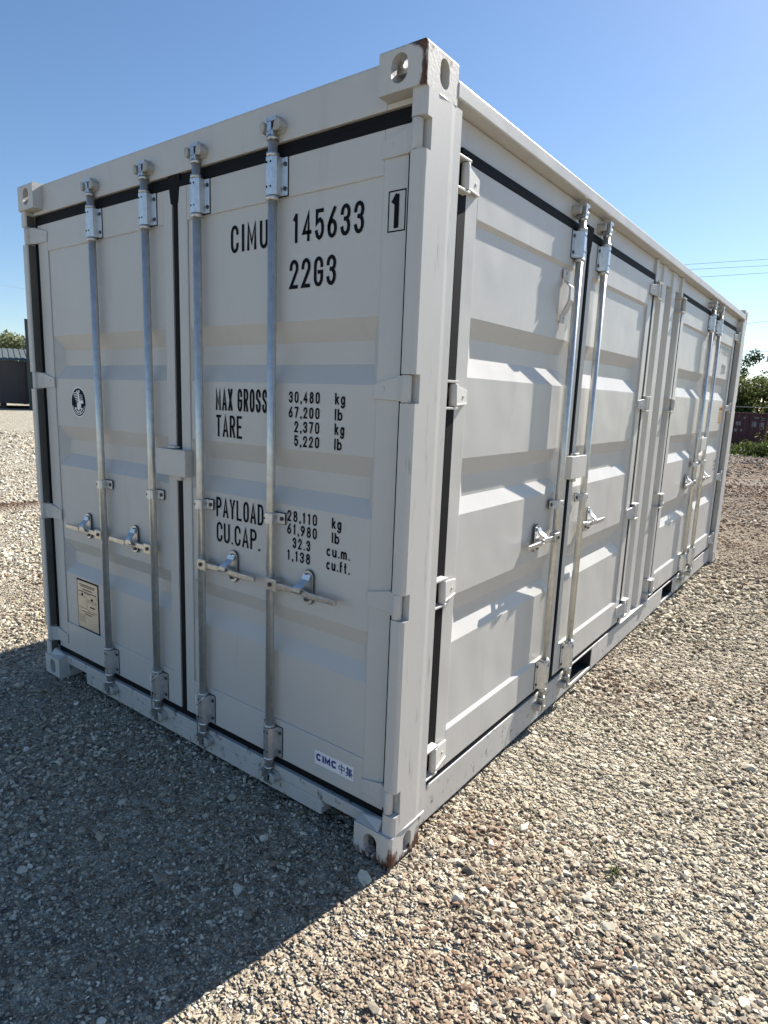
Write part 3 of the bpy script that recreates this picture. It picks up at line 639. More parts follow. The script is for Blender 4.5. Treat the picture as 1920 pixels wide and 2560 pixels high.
# --- side doors
V_SIDE = [(1.897, 1.830, 1.762, 1.692), (1.404, 1.338, 1.256, 1.195), (0.889, 0.812, 0.757, 0.698)]
SZ0, SZ1 = 0.192, 2.368
def side_pair(ya, yb, yc, yd, first):
    w = 0.080; wi = 0.100
    l = leaf(FS, ya, yb, SZ0, SZ1, ya + w, yb - 0.052, 0.345, 2.212, V_SIDE, dv=0.026, rec=0.011, vend=0.075, lip=0.014).build('door', M['paint'], box_root, 0.0025)
    r = leaf(FS, yc, yd, SZ0, SZ1, yc + 0.052, yd - w, 0.345, 2.212, V_SIDE, dv=0.026, rec=0.011, vend=0.075, lip=0.014).build('door', M['paint'], box_root, 0.0025)
    l['label'] = 'side door with small pull handle near the end corner' if first else 'third side door along the long side'
    r['label'] = 'side door left of the middle post' if first else 'farthest side door with caution label'
    gasket(FS, ya, yb, yc, yd, SZ0, SZ1, 2.408, 0.160, box_root, 0)
    for a, b in SIDE_HINGE: hinge_side(FS, -1, ya, a, b, l); hinge_side(FS, 1, yd, a, b, r)
    mid = (yb + yc) / 2
    for u, d, s in ((mid - 0.168, l, -1), (mid + 0.168, r, 1)):
        bar(FS, u, 0.145, 2.418, 0.985, s, d, (2.250, 2.362), (0.205, 0.345))
        saddle(FS, u, 2.250, 2.362, d); saddle(FS, u, 0.205, 0.345, d); clamp(FS, u, 1.140, d)
        keeper(FS, u, 2.448, -0.014, True, box_root); keeper(FS, u, 0.110, -0.002, False, box_root); seal_wire(FS, u, 0.345, d)
    lockbox(FS, mid - 0.065, mid + 0.160, 1.250, 1.362, 0.036, r, False)
    return l, r
s1, s2 = side_pair(0.325, 1.464, 1.504, 2.632, True)
s3, s4 = side_pair(LEN - 2.632, LEN - 1.504, LEN - 1.464, LEN - 0.332, False)
def pull(u, door):
    mb = MB(); q = lambda a, d, z: FS(u + a, d, z)
    for z, s in ((2.176, 1), (1.986, -1)): mb.box(-0.024, 0.024, -0.006, 0.001, z - 0.022, z + 0.016, 0, q); mb.tube([q(0.006, 0, z), q(0.006, 0.007, z)], 0.006, 8)
    pr = [(0.0, 2.150), (0.012, 2.140), (0.034, 2.118), (0.036, 2.060), (0.012, 2.010), (0.0, 1.995), (0.0, 2.010), (0.004, 2.016), (0.026, 2.062), (0.026, 2.114), (0.008, 2.132), (0.0, 2.136)]
    mb.prism(pr, -0.022, 0.022, lambda a, b, h: FS(u + h, a, b))
    return mb.build('pull_handle', M['paint'], door, 0.002)
pull(1.235, s1)

# ------------------------------------------------------------------ lettering
SK = 0; SIDE_TEXT = False
def arc(cx, cy, rx, ry, a0, a1, n=9): return [(cx + rx * math.cos(math.radians(a)), cy + ry * math.sin(math.radians(a))) for a in np.linspace(a0, a1, n)]
def GLYPHS():
    g = {}; R = 0.26                            # x 0..1, y 0..1 centre lines, R vertical radius
    A = lambda cx, cy, a0, a1, rx=0.5, ry=R, n=9: arc(cx, cy, rx, ry, a0, a1, n)
    g['O'] = g['0'] = [A(.5, 1 - R, 0, 180) + A(.5, R, 180, 360) + [(1, 1 - R)]]
    g['C'] = [A(.5, 1 - R, -5, 180) + A(.5, R, 180, 365)]
    g['c_bold'] = [A(.5, 1 - R, 40, 180) + A(.5, R, 180, 320)]
    g['G'] = [[(1, .70)] + A(.5, 1 - R, 0, 180) + A(.5, R, 180, 360) + [(1, .48), (.5, .48)]]
    g['I'] = g['l'] = [[(.5, 0), (.5, 1)]]
    g['M'] = [[(0, 0), (0, 1), (.5, .25), (1, 1), (1, 0)]]
    g['U'] = [[(0, 1), (0, R)] + A(.5, R, 180, 360) + [(1, 1)]]
    g['1'] = [[(.60, 1), (.60, 0)], [(.15, .83), (.60, .99)]]
    g['2'] = [[(0, .70)] + A(.5, 1 - R, 170, -25) + [(.0, 0), (1, 0)]]
    g['3'] = [[(0, .74)] + A(.5, .76, 170, -60, .5, .24) + [(.42, .54)], [(.42, .54)] + A(.5, .27, 62, -170, .5, .27)]
    g['4'] = [[(.72, 0), (.72, 1), (0, .28), (1.02, .28)]]
    g['5'] = [[(.95, 1), (.08, 1), (.04, .56)] + A(.5, .34, 120, -165, .5, .34)]
    g['6'] = [[(.85, 1), (.25, .62), (0, .40)] + A(.5, .27, 180, 540, .5, .27, 17)]
    g['7'] = [[(0, 1), (1, 1), (.35, 0)]]
    g['8'] = [arc(.5, .77, .42, .23, 0, 360, 17), arc(.5, .27, .5, .27, 0, 360, 17)]
    g['9'] = [[(.15, 0), (.75, .38), (1, .60)] + A(.5, .73, 0, 360, .5, .27, 17)]
    g['A'] = [[(0, 0), (.5, 1), (1, 0)], [(.16, .28), (.84, .28)]]
    g['X'] = [[(0, 0), (1, 1)], [(0, 1), (1, 0)]]
    g['P'] = [[(0, 0), (0, 1), (.5, 1)] + A(.5, .75, 90, -90, .5, .25) + [(0, .5)]]
    g['R'] = [g['P'][0], [(.5, .5), (1, 0)]]
    g['S'] = [[(.98, .72)] + A(.5, .76, 10, 200, .5, .24) + [(.1, .62), (.9, .40)] + A(.5, .24, 20, -180, .5, .24) + [(.0, .30)]]
    g['T'] = [[(0, 1), (1, 1)], [(.5, 1), (.5, 0)]]
    g['E'] = [[(1, 1), (0, 1), (0, 0), (1, 0)], [(0, .52), (.8, .52)]]
    g['Y'] = [[(0, 1), (.5, .45), (1, 1)], [(.5, .45), (.5, 0)]]
    g['L'] = [[(0, 1), (0, 0), (1, 0)]]
    g['D'] = [[(0, 0), (0, 1), (.45, 1)] + A(.5, .7, 90, 0, .5, .3) + A(.5, .3, 0, -90, .5, .3) + [(0, 0)]]
    g['B'] = [g['P'][0], [(.5, .5)] + A(.5, .25, 90, -90, .5, .25) + [(0, 0)]]
    g['N'] = [[(0, 0), (0, 1), (1, 0), (1, 1)]]
    g['k'] = [[(0, 0), (0, 1)], [(.9, .66), (.0, .26)], [(.35, .42), (.95, 0)]]
    g['b'] = [[(0, 1), (0, 0)], arc(.5, .33, .5, .33, 0, 360, 17)]
    g['g'] = [arc(.5, .33, .5, .33, 0, 360, 17), [(1, .66), (1, -.12)] + arc(.5, -.12, .5, .22, 0, -160)]
    g['c'] = [arc(.5, .33, .5, .33, 45, 315, 13)]
    g['u'] = [[(0, .66), (0, .25)] + arc(.5, .25, .5, .25, 180, 360) + [(1, .66)], [(1, .3), (1, 0)]]
    g['m'] = [[(0, 0), (0, .66)], [(0, .45)] + arc(.27, .42, .25, .22, 150, 0) + [(.52, 0)], [(.52, .45)] + arc(.78, .42, .25, .22, 150, 0) + [(1.03, 0)]]
    g['f'] = [[(.35, 0), (.35, .8)] + arc(.65, .8, .3, .2, 180, 70), [(0, .62), (.85, .62)]]
    g['t'] = [[(.4, .95), (.4, .15)] + arc(.65, .15, .25, .15, 180, 290), [(0, .64), (.85, .64)]]
    g['.'] = [[(.5, 0.0), (.5, .02)]]; g[','] = [[(.55, .06), (.40, -.12)]]; g[' '] = []
    return g
G_ = GLYPHS(); WIDTHS = {'I': .25, 'c_bold': 1.0, 'l': .25, '.': .28, ',': .30, '1': .75, 'M': 1.15, 'm': 1.35, ' ': .5, 'f': .75, 't': .75, 'A': 1.05, '4': 1.05}
def stroke(mb, pts, t, fn, mi=0):
    global SK
    SK += 1; lift = 0.00012 * (SK % 4)
    pts = [np.array(p, float) for i, p in enumerate(pts) if i == 0 or np.hypot(*(np.array(p) - np.array(pts[i - 1]))) > 1e-5]
    n = len(pts); o = len(mb.v); closed = n > 3 and np.hypot(*(pts[0] - pts[-1])) < t * 0.1
    for i in range(n):
        a = pts[i] - pts[i - 1] if i > 0 else (pts[0] - pts[-2] if closed else pts[1] - pts[0])
        b = pts[i + 1] - pts[i] if i < n - 1 else (pts[1] - pts[0] if closed else pts[i] - pts[i - 1])
        a = a / np.hypot(*a); b = b / np.hypot(*b); m = a + b; L_ = np.hypot(*m)
        m = a if L_ < 1e-4 else m / L_; nn = np.array([-m[1], m[0]]); k = min(1 / max(abs(nn @ np.array([-a[1], a[0]])), 0.45), 2.0) * t / 2
        p = pts[i].copy()
        if not closed and i == 0: p = p - a * t * 0.35
        if not closed and i == n - 1: p = p + b * t * 0.35
        
        for q_ in (fn(*(p + nn * k)), fn(*(p - nn * k))): mb.v.append((q_[0] + (lift if SIDE_TEXT else 0), q_[1] - (0 if SIDE_TEXT else lift), q_[2]))
    for i in range(n - 1): mb.f.append([o + 2 * i, o + 2 * i + 1, o + 2 * i + 3, o + 2 * i + 2]); mb.m.append(mi); mb.sm.append(False)
def text(F, s, u0, u1, z0, h, t, door, m='ink', d=-0.0048, name='stencil_lettering', gap=0.42):
    """s written from u0 to u1, baseline z0, cap height h, stroke t"""
    tot = sum(WIDTHS.get(c_, 1.0) for c_ in s) + gap * (len(s) - 1); cw = (u1 - u0) / tot
    mb = MB(); x = u0; k = 0
    for c_ in s:
        w = WIDTHS.get(c_, 1.0) * cw
        for st in G_['c_bold' if c_ == 'C' and t > h * 0.2 else c_]:
            w_ = max(w - t, 0.001); k += 1
            fn = lambda a, b: F(a, d + 0.00025 * (k % 3), b)
            stroke(mb, [(x + t / 2 + px * w_, z0 + t / 2 + py * (h - t)) for px, py in st], t, fn)
            if h > 0.05 and st is G_[c_][-1]:
                mb.build('letter', M[m], door, fix=False); mb = MB()
        x += w + gap * cw
    if mb.v: tag(mb.build(name, M[m], door, fix=False), None, None, kind='stuff')
T = 0.0125
text(FE, 'CIMU', -0.884, -0.684, 2.125, 0.098, T, er); text(FE, '145633', -0.562, -0.248, 2.124, 0.098, T, er, gap=0.36)
text(FE, '22G3', -0.574, -0.360, 1.975, 0.097, T, er, gap=0.36)
text(FE, '1', -0.141, -0.101, 2.118, 0.102, 0.0175, er, d=0.0007)
mb = MB()
for a in ([(-0.149, 2.112), (-0.087, 2.112), (-0.087, 2.227), (-0.149, 2.227), (-0.149, 2.112)],): stroke(mb, a, 0.0042, lambda a_, b_: FE(a_, 0.0006, b_))
mb.build('check_digit_box', M['ink'], er, fix=False)
text(FE, 'MAX GROSS', -0.980, -0.684, 1.539, 0.088, 0.0100, er, gap=0.30); text(FE, 'TARE', -0.980, -0.823, 1.434, 0.088, 0.0100, er, gap=0.28)
T2 = 0.0066
for s_, a, b, z, h in (('30,480', -.571, -.421, 1.582, .041), ('67,200', -.571, -.421, 1.529, .040), ('2,370', -.542, -.421, 1.477, .041), ('5,220', -.542, -.420, 1.427, .040),
                       ('28,110', -.572, -.423, 1.146, .042), ('61,980', -.572, -.422, 1.097, .041), ('32.3', -.543, -.454, 1.046, .041), ('1,138', -.571, -.453, .996, .041)):
    text(FE, s_, a, b, z, h, T2, er, gap=0.45)
for s_, a, b, z in (('kg', -.351, -.306, 1.582), ('lb', -.351, -.316, 1.528), ('kg', -.350, -.306, 1.479), ('lb', -.350, -.316, 1.427), ('kg', -.352, -.308, 1.149), ('lb', -.351, -.316, 1.096), ('cu.m.', -.374, -.267, 1.046), ('cu.ft.', -.374, -.266, .996)):
    text(FE, s_, a, b, z, 0.041, T2, er, gap=0.35)
text(FE, 'PAYLOAD', -0.982, -0.702, 1.105, 0.083, 0.0100, er, gap=0.26); text(FE, 'CU.CAP.', -0.982, -0.720, 1.000, 0.084, 0.0100, er, gap=0.26)
# maker's sticker
mb = MB(); mb.add([FE(-.406, .0006, .222), FE(-.214, .0006, .222), FE(-.214, .0006, .279), FE(-.406, .0006, .279)], [(0, 1, 2, 3)]); mb.build('maker_sticker', M['white'], er, fix=False)
text(FE, 'CIMC', -.397, -.296, .238, .030, 0.0078, er, 'blue', 0.0012, gap=0.22)
mb = MB()
zh = [[(0, .72), (0, .38), (.42, .38), (.42, .72), (0, .72)], [(.21, 1), (.21, 0)], [(.70, 1), (.58, .72)], [(.66, .82), (.66, .42)], [(.66, .84), (1.0, .84)], [(.66, .70), (.97, .70)], [(.66, .56), (.97, .56)], [(.82, .84), (.82, .0)], [(.56, .42), (1.04, .42)], [(.56, .30), (1.04, .30)], [(.80, .28), (.58, .02)], [(.84, .28), (1.04, .02)]]
for st in zh: stroke(mb, [(-.284 + a * .062, .232 + b * .038) for a, b in st], 0.0032, lambda a, b: FE(a, .0012, b))
mb.build('maker_characters', M['blue'], er, fix=False)['kind'] = 'stuff'
# round emblem of a flying eagle
def emblem():
    cx, cz, rx, rz = -2.044, 1.538, 0.073, 0.075
    mb = MB(); fn = lambda a, b, h: FE(cx + a * rx, -0.0056 + h, cz + b * rz)
    circ = lambda r: arc(0, 0, r, r, 0, 360, 49)[:-1]
    mb.add([fn(a, b, .0004) for a, b in circ(1.0)], [tuple(range(48))], 0); mb.add([fn(a, b, .0008) for a, b in circ(.92)], [tuple(range(48))], 1)
    f2 = lambda a, b: fn(a, b, .0013)
    def poly(p): mb.add([f2(a, b) for a, b in p], [tuple(range(len(p)))], 0)
    poly([(-.12, .64), (.10, .64), (.12, .25), (.20, .12), (.52, .10), (.66, -.02), (.50, -.10), (.34, -.06), (.30, -.32), (.10, -.52), (-.12, -.55), (-.20, -.30), (-.22, -.10), (-.02, -.02), (-.06, .30)])
    for i in range(7): stroke(mb, [(-.74 + .09 * i, .60 - .105 * i), (-.16 + .02 * i, .62 - .100 * i)], .048, f2)
    for i in range(4): stroke(mb, [(.18, .50 - .10 * i), (.52 + .03 * i, .46 - .12 * i)], .036, f2)
    stroke(mb, arc(0, 0, .80, .80, 200, 340, 24), .060, f2); stroke(mb, arc(0, -.06, .60, .58, 215, 325, 16), .07, f2)
    for s_ in ((-.42, -.38), (.28, -.40), (-.20, -.62), (.10, -.64)): stroke(mb, [s_, (s_[0] + .16, s_[1] - .05)], .10, f2)
    o = mb.build('emblem', [M['white'], M['navy']], el, fix=False); o['label'] = 'dark round emblem with a white eagle'
    text(FE, 'ABS', cx - .018, cx + .018, cz + .047, .012, .003, el, 'white', -0.0042, 'emblem_lettering', gap=.2)
emblem()
# data plate
def plate():
    u0, u1, z0, z1 = -2.143, -1.943, 0.338, 0.597
    mb = MB(); mb.box(u0 - .008, u1 + .008, -.006, -.0045, z0 - .008, z1 + .008, 1, FE); mb.box(u0, u1, -.0046, -.0030, z0, z1, 0, FE)
    fn = lambda a, b: FE(u0 + a * (u1 - u0), -.0025, z0 + b * (z1 - z0)); r_ = random.Random(3)
    def row(y, a, b, t):
        x = a
        while x < b:
            w = r_.uniform(.02, .09); stroke(mb, [(x, y), (min(x + w, b), y)], t, fn, 2); x += w + .02
    row(.93, .12, .86, .020); row(.895, .16, .84, .018); row(.835, .28, .72, .022); row(.78, .05, .95, .020); row(.755, .35, .62, .012); row(.685, .05, .40, .010); row(.64, .50, .95, .010)
    row(.60, .50, .92, .012); row(.43, .05, .45, .010); row(.40, .48, .95, .012); row(.36, .20, .80, .016); row(.315, .34, .68, .022)
    for y in (.27, .235, .20, .165, .13): row(y, .04, .36, .010)
    stroke(mb, [(.46, .68), (.46, .44)], .008, fn, 2); row(.50, .62, .84, .034)
    for a, b in ((.24, .72), (.72, .665)): mb.tube([FE(u0 + a * (u1 - u0), -.003, z0 + b * (z1 - z0)), FE(u0 + a * (u1 - u0), -.0005, z0 + b * (z1 - z0))], .0075, 8, 1)
    o = mb.build('data_plate', [M['plate'], M['rubber'], M['dark']], el, fix=False); o['label'] = 'weathered beige metal data plate'
plate()
# markings on the farthest side door
SIDE_TEXT = True
DP = -0.0100
text(FS, 'CIMU 145633', 4.86, 5.54, 2.108, 0.082, 0.010, s4, 'greyink', DP, gap=0.4); text(FS, '22G3', 5.25, 5.46, 1.942, 0.088, 0.013, s4, 'greyink', DP)
mb = MB(); q = [(5.42, 1.470), (5.58, 1.470), (5.58, 1.637), (5.42, 1.637)]
mb.add([FS(a, -.0104, b) for a, b in q], [(0, 1, 2, 3)]); mb.build('caution_label', M['orange'], s4, fix=False)
text(FS, 'CAUTION', 5.432, 5.568, 1.600, .026, .005, s4, 'ink', -0.0098, 'caution_lettering')
def rule(z):
    mb = MB(); stroke(mb, [(5.434, z), (random.uniform(5.52, 5.566), z)], .009, lambda a, b: FS(a, -.0098, b)); mb.build('print_line', M['greyink'], s4, fix=False)
for z in (1.575, 1.553, 1.531, 1.509, 1.487): rule(z)
for z in (1.090, 1.050, 1.010): text(FS, 'MAX 30480', 5.470, 5.600, z, .026, .005, s4, 'greyink', DP)

# ------------------------------------------------------------------ background
M['shed'] = mat('dark_shed_wall', (0.055, 0.052, 0.056), 0.6, var=0.1, vscale=1)
M['shedroof'] = mat('zinc_roof', (0.095, 0.115, 0.12), 0.7, var=0.08, vscale=2, spec=0.2)
M['maroon'] = mat('maroon_paint', (0.085, 0.012, 0.018), 0.5, var=0.2, vscale=2)
M['maroonbar'] = mat('faded_red_bar', (0.22, 0.09, 0.09), 0.5)
M['dgreen'] = mat('dark_green_paint', (0.035, 0.055, 0.055), 0.5, var=0.15, vscale=2)
M['bark'] = mat('bark', (0.13, 0.105, 0.08), 0.9, var=0.2, vscale=8)
M['cable'] = mat('power_cable', (0.34, 0.37, 0.40), 0.6)
M['wood'] = mat('timber', (0.07, 0.055, 0.045), 0.9)
def leafmat(name, a, b):
    m = bpy.data.materials.new(name); m.use_nodes = True; t = m.node_tree; bs = t.nodes['Principled BSDF']; N = t.nodes.new; L = t.links.new
    at = N('ShaderNodeAttribute'); at.attribute_name = 'tone'
    mx = N('ShaderNodeMix'); mx.data_type = 'RGBA'; L(at.outputs['Fac'], mx.inputs[0]); mx.inputs[6].default_value = (*a, 1); mx.inputs[7].default_value = (*b, 1)
    L(mx.outputs[2], bs.inputs['Base Color']); bs.inputs['Roughness'].default_value = 0.6; bs.inputs['Specular IOR Level'].default_value = 0.25
    tr = N('ShaderNodeBsdfTranslucent'); L(mx.outputs[2], tr.inputs[0]); ms = N('ShaderNodeMixShader'); ms.inputs[0].default_value = 0.35
    L(bs.outputs[0], ms.inputs[1]); L(tr.outputs[0], ms.inputs[2]); L(ms.outputs[0], t.nodes['Material Output'].inputs[0]); return m
M['leaf'] = leafmat('foliage', (0.042, 0.066, 0.018), (0.14, 0.165, 0.05)); M['leafpale'] = leafmat('pale_foliage', (0.12, 0.14, 0.06), (0.30, 0.32, 0.18)); M['leafdark'] = leafmat('dark_foliage', (0.03, 0.05, 0.022), (0.08, 0.11, 0.045))
HEDGE = 0
def foliage(clumps, n, size, seed, m):
    """leaf faces through the clumps: (centre, radii)"""
    r_ = np.random.default_rng(seed); vol = np.array([np.prod(c_[1]) ** 0.75 for c_ in clumps]); idx = r_.choice(len(clumps), n, p=vol / vol.sum())
    c0 = np.array([c_[0] for c_ in clumps])[idx]; rd = np.array([c_[1] for c_ in clumps])[idx]
    d = r_.normal(size=(n, 3)); d /= np.linalg.norm(d, axis=1)[:, None]; p = c0 + d * rd * (r_.uniform(0.15, 1, n) ** 0.45)[:, None] * r_.uniform(0.8, 1.15, n)[:, None]
    a = r_.normal(size=(n, 3)); a /= np.linalg.norm(a, axis=1)[:, None]; b = np.cross(a, r_.normal(size=(n, 3))); b /= np.linalg.norm(b, axis=1)[:, None]
    s = size * r_.uniform(0.5, 1.4, n)[:, None]
    v = np.stack([p - a * s, p + b * s * 0.45, p + a * s, p - b * s * 0.45], 1).reshape(-1, 3)
    me = bpy.data.meshes.new('crown'); me.from_pydata(v.tolist(), [], (np.arange(n * 4).reshape(-1, 4)).tolist()); me.materials.append(m)
    tone = np.repeat(np.clip(r_.uniform(0, 1, len(clumps))[idx] * 0.6 + r_.uniform(0, 0.5, n), 0, 1), 4)
    at = me.attributes.new('tone', 'FLOAT', 'POINT'); at.data.foreach_set('value', tone.astype(np.float32)); me.update(); return me
def tree(name, loc, h, rad, seed, m, label, dens=1.0, leafs=0.16, nclump=16, low=0.25, cat='tree', group=None):
    r_ = random.Random(seed); root = empty(name, loc); mb = MB()
    mb.tube([(0, 0, -0.3), (r_.gauss(0, .1), r_.gauss(0, .1), h * .3), (r_.gauss(0, .25), r_.gauss(0, .25), h * .62), (r_.gauss(0, .3), r_.gauss(0, .3), h * .9)], [h * .022, h * .017, h * .010, h * .003], 8)
    cl = []
    for i in range(nclump):
        a = r_.uniform(0, 6.28); z = h * r_.uniform(low, .95); w = rad * math.sqrt(max(.1, 1 - ((z / h - (low + .95) / 2) / (.62)) ** 2)) * r_.uniform(.35, .95); x, y = w * math.cos(a), w * math.sin(a)
        q = rad * r_.uniform(.24, .46); cl.append(((x, y, z), (q, q, q * .8)))
        z0 = max(h * .12, z - w * .7); mb.tube([(0, 0, min(z0, h * .85)), (x * .55, y * .55, (z0 + z) / 2 + .1), (x, y, z)], [h * .008, h * .005, h * .002], 5)
    mb.build('trunk', M['bark'], root); link('crown', foliage(cl, int(3400 * dens), leafs, seed, m), root)
    tag(root, label, cat, group); return root

# left: dark sheet-metal shed with a zinc roof, stacked containers, trees
VL = Vector((-47.1, 19.8, 0)).normalized(); TL = Vector((-VL.y, VL.x, 0))          # along the view, across it
angL = math.atan2(TL.y, TL.x)
def shed():
    root = empty('metal_shed', (-46.3, 18.6, 0), angL)      # local x runs left in the picture, y towards the camera is minus
    tag(root, 'long dark sheet-metal shed with pale zinc roof beyond the gravel yard', 'shed')
    # local +x = TL ; +y = away or towards
    ly = -1 if (Matrix.Rotation(angL, 3, 'Z') @ Vector((0, 1, 0))).dot(VL) > 0 else 1
    mb = MB(); x0, x1 = -6, 12
    for i in range(72):
        a = x0 + i * (x1 - x0) / 72; d = 0.03 if i % 2 else 0.0
        mb.box(a, a + (x1 - x0) / 72 + .002, min(0, -ly * .1) + ly * d, max(0, -ly * .1) + ly * d, .36, 3.26)
    mb.box(x0, x1, min(-ly * .1, -ly * 8), max(-ly * .1, -ly * 8), .40, 3.20); mb.build('wall', M['shed'], root)
    mb = MB()
    for i in range(100):
        a = x0 - .3 + i * (x1 - x0 + .6) / 100; w = (x1 - x0 + .6) / 100; d = .04 if i % 2 else 0
        mb.hexa([(a, ly * .25, 3.24 + d), (a + w, ly * .25, 3.24 + d), (a + w, -ly * 6, 4.28 + d), (a, -ly * 6, 4.28 + d), (a, ly * .25, 3.30 + d), (a + w, ly * .25, 3.30 + d), (a + w, -ly * 6, 4.34 + d), (a, -ly * 6, 4.34 + d)])
    mb.build('roof', M['shedroof'], root)
    mb = MB()
    for i in range(7): mb.box(x0 + .2 + i * 2.9, x0 + .6 + i * 2.9, -ly * 7.5 if ly > 0 else 0, -ly * .2 if ly > 0 else 7.5, -.05, .40)
    mb.build('skid', M['wood'], root)
    mb = MB(); mb.tube([(3.1, ly * .05, 3.0), (3.1, ly * .16, 3.0), (3.1, ly * .16, 2.85)], .05, 6); mb.build('wall_lamp', M['dark'], root)
shed()
def plain_container(name, loc, rz, L_, Wd, H_, m, label, group=None):
    root = empty(name, loc, rz); tag(root, label, 'shipping container', group); n = int(L_ / .28)
    mb = MB()
    for s in (0, 1):
        for i in range(n):
            a = .15 + i * (L_ - .3) / n; d = .035 if i % 2 else 0.0; y0 = .03 + d if s == 0 else Wd - .08 - d
            mb.box(a, a + (L_ - .3) / n + .002, y0, y0 + .05, .15, H_ - .1)
    mb.box(.05, .10, .05, Wd - .05, .15, H_ - .1); mb.box(L_ - .1, L_ - .05, .05, Wd - .05, .15, H_ - .1); mb.build('wall', m, root)
    mb = MB()
    for x in (0, L_ - .16):
        for y in (0, Wd - .16): mb.box(x, x + .16, y, y + .16, 0, H_)
    for z in (0.02, H_ - .13):
        for y in (0.01, Wd - .11): mb.box(.16, L_ - .16, y, y + .1, z, z + .12)
        for x in (.01, L_ - .11): mb.box(x, x + .1, .16, Wd - .16, z, z + .12)
    mb.build('frame', m, root, .01)
    mb = MB(); mb.box(.05, L_ - .05, .05, Wd - .05, H_ - .06, H_ - .03); mb.build('roof', m, root)
    return root
# two stacked dark containers: only their corner shows beside the grey container's post
SC = Vector((-44.5, 19.3, 0)) 
for k, lab in ((0, 'lower dark green container of the stack beside the shed'), (1, 'upper dark green container of the stack beside the shed')):
    plain_container('stacked_container', (SC.x, SC.y, k * 3.02 + (.0 if k == 0 else .0)), math.radians(62), 12.2, 2.44, 3.0, M['dgreen'], lab, 'dark green stacked containers')
for i, (a, b, h, r_, lab) in enumerate(((-3.5, 22, 7.9, 3.4, 'pale green tree behind the shed roof, left one'), (1.8, 24, 7.2, 3.0, 'pale green tree behind the shed roof, middle one'), (-9, 26, 7.3, 3.2, 'pale green tree behind the shed roof, right one, next to the stack'))):
    o_ = Vector((-46.3, 18.6, 0)) + VL * b - TL * a
    tree('broadleaf_tree', (o_.x, o_.y, 0), h, r_, 40 + i, M['leafpale'], lab, 1.3, .20, 20, .35, group='trees behind the shed')

# right: maroon container end, bushes, trees
def maroon():
    root = empty('maroon_container', (-7.40, 57.0, -1.17), math.radians(-3)); tag(root, 'maroon shipping container with white markings below the yard edge', 'shipping container')
    mb = MB(); mb.box(0.03, 2.41, .10, 6, .12, 2.52)
    mb.build('wall', M['maroon'], root)
    mb = MB()
    for x in (0, 2.278): mb.box(x, x + .16, 0, .16, 0, 2.59); mb.box(x, x + .16, 5.9, 6.06, 0, 2.59)
    mb.box(.16, 2.278, .02, .14, 2.45, 2.58); mb.box(.16, 2.278, .02, .14, .02, .15); mb.build('frame', M['maroon'], root, .01)
    for x0, x1 in ((.17, 1.205), (1.225, 2.27)):
        mb = MB(); mb.box(x0, x1, .05, .10, .16, 2.44); d = mb.build('door', M['maroon'], root, .01)
        for k in (.28, .76):
            mb = MB(); xx = x0 + (x1 - x0) * k; mb.tube([(xx, .02, .08), (xx, .02, 2.52)], .024, 8); mb.box(xx - .05, xx + .05, .0, .045, 2.2, 2.35); mb.build('locking_bar', M['maroonbar'], d)
    mb = MB()
    for x, z, w, h in ((.80, 2.1, .14, .14), (1.55, 2.15, .30, .09), (2.0, 2.15, .36, .07), (2.0, 2.0, .24, .06), (.30, 1.58, .34, .3), (1.42, 1.5, .30, .4), (1.95, 1.5, .30, .36), (.24, 1.08, .24, .22)):
        mb.add([(x, .045, z), (x + w, .045, z), (x + w, .045, z + h), (x, .045, z + h)], [(0, 1, 2, 3)])
    mb.add([(.62, .045, 1.26), (.86, .045, 1.26), (.74, .045, 1.06)], [(0, 1, 2)]); mb.build('white_markings', mat('faded_white', (.32, .27, .28), .6), root, fix=False)
maroon()
for i, (x, y, h, r_, m, lab, dn, lf, nc, lo) in enumerate((
        (-9.6, 63, 5.6, 3.0, 'leaf', 'dense green bushy tree behind the maroon container, left', 3.4, .17, 34, .02),
        (-6.0, 64, 5.2, 3.0, 'leaf', 'dense green bushy tree behind the maroon container, middle', 3.4, .17, 34, .02),
        (-2.4, 63, 4.9, 3.0, 'leaf', 'dense green bushy tree behind the maroon container, right', 3.2, .17, 34, .02),
        (-11.0, 80, 9.6, 2.2, 'leafdark', 'tall thin dark tree rising beside the far container corner', .8, .15, 16, .30),
        (-6.3, 78, 10.2, 2.6, 'leafdark', 'sparse tall tree at the right edge of the picture', .50, .15, 12, .45),
        (1.6, 62, 5.0, 2.8, 'leaf', 'green bushy tree farthest right behind the maroon container', 1.6, .17, 20, .08),
        (-12.8, 64, 5.2, 2.8, 'leaf', 'green bushy tree hidden mostly behind the grey container', 1.4, .17, 20, .08))):
    tree('broadleaf_tree', (x, y, -1.2), h, r_, 60 + i, M[m], lab, dn, lf, nc, lo, group='trees beyond the yard')
def bush(x, y, w, h, seed, lab, m='leaf', n=1500):
    r_ = random.Random(seed); root = empty('bush', (x, y, float(hgt(x, y)))); mb = MB(); cl = []
    for i in range(9):
        a, b, z = r_.uniform(-w, w) * .8, r_.uniform(-w, w) * .4, h * r_.uniform(.2, .75); q = h * r_.uniform(.28, .45); cl.append(((a, b, z), (q * 1.3, q, q)))
        mb.tube([(a * .4, b * .4, -.1), (a * .8, b * .8, z * .6), (a, b, z)], [.02, .014, .006], 5)
    mb.build('stem', M['bark'], root); link('crown', foliage(cl, n, .075, seed, M[m]), root); tag(root, lab, 'bush', 'bushes along the yard edge')
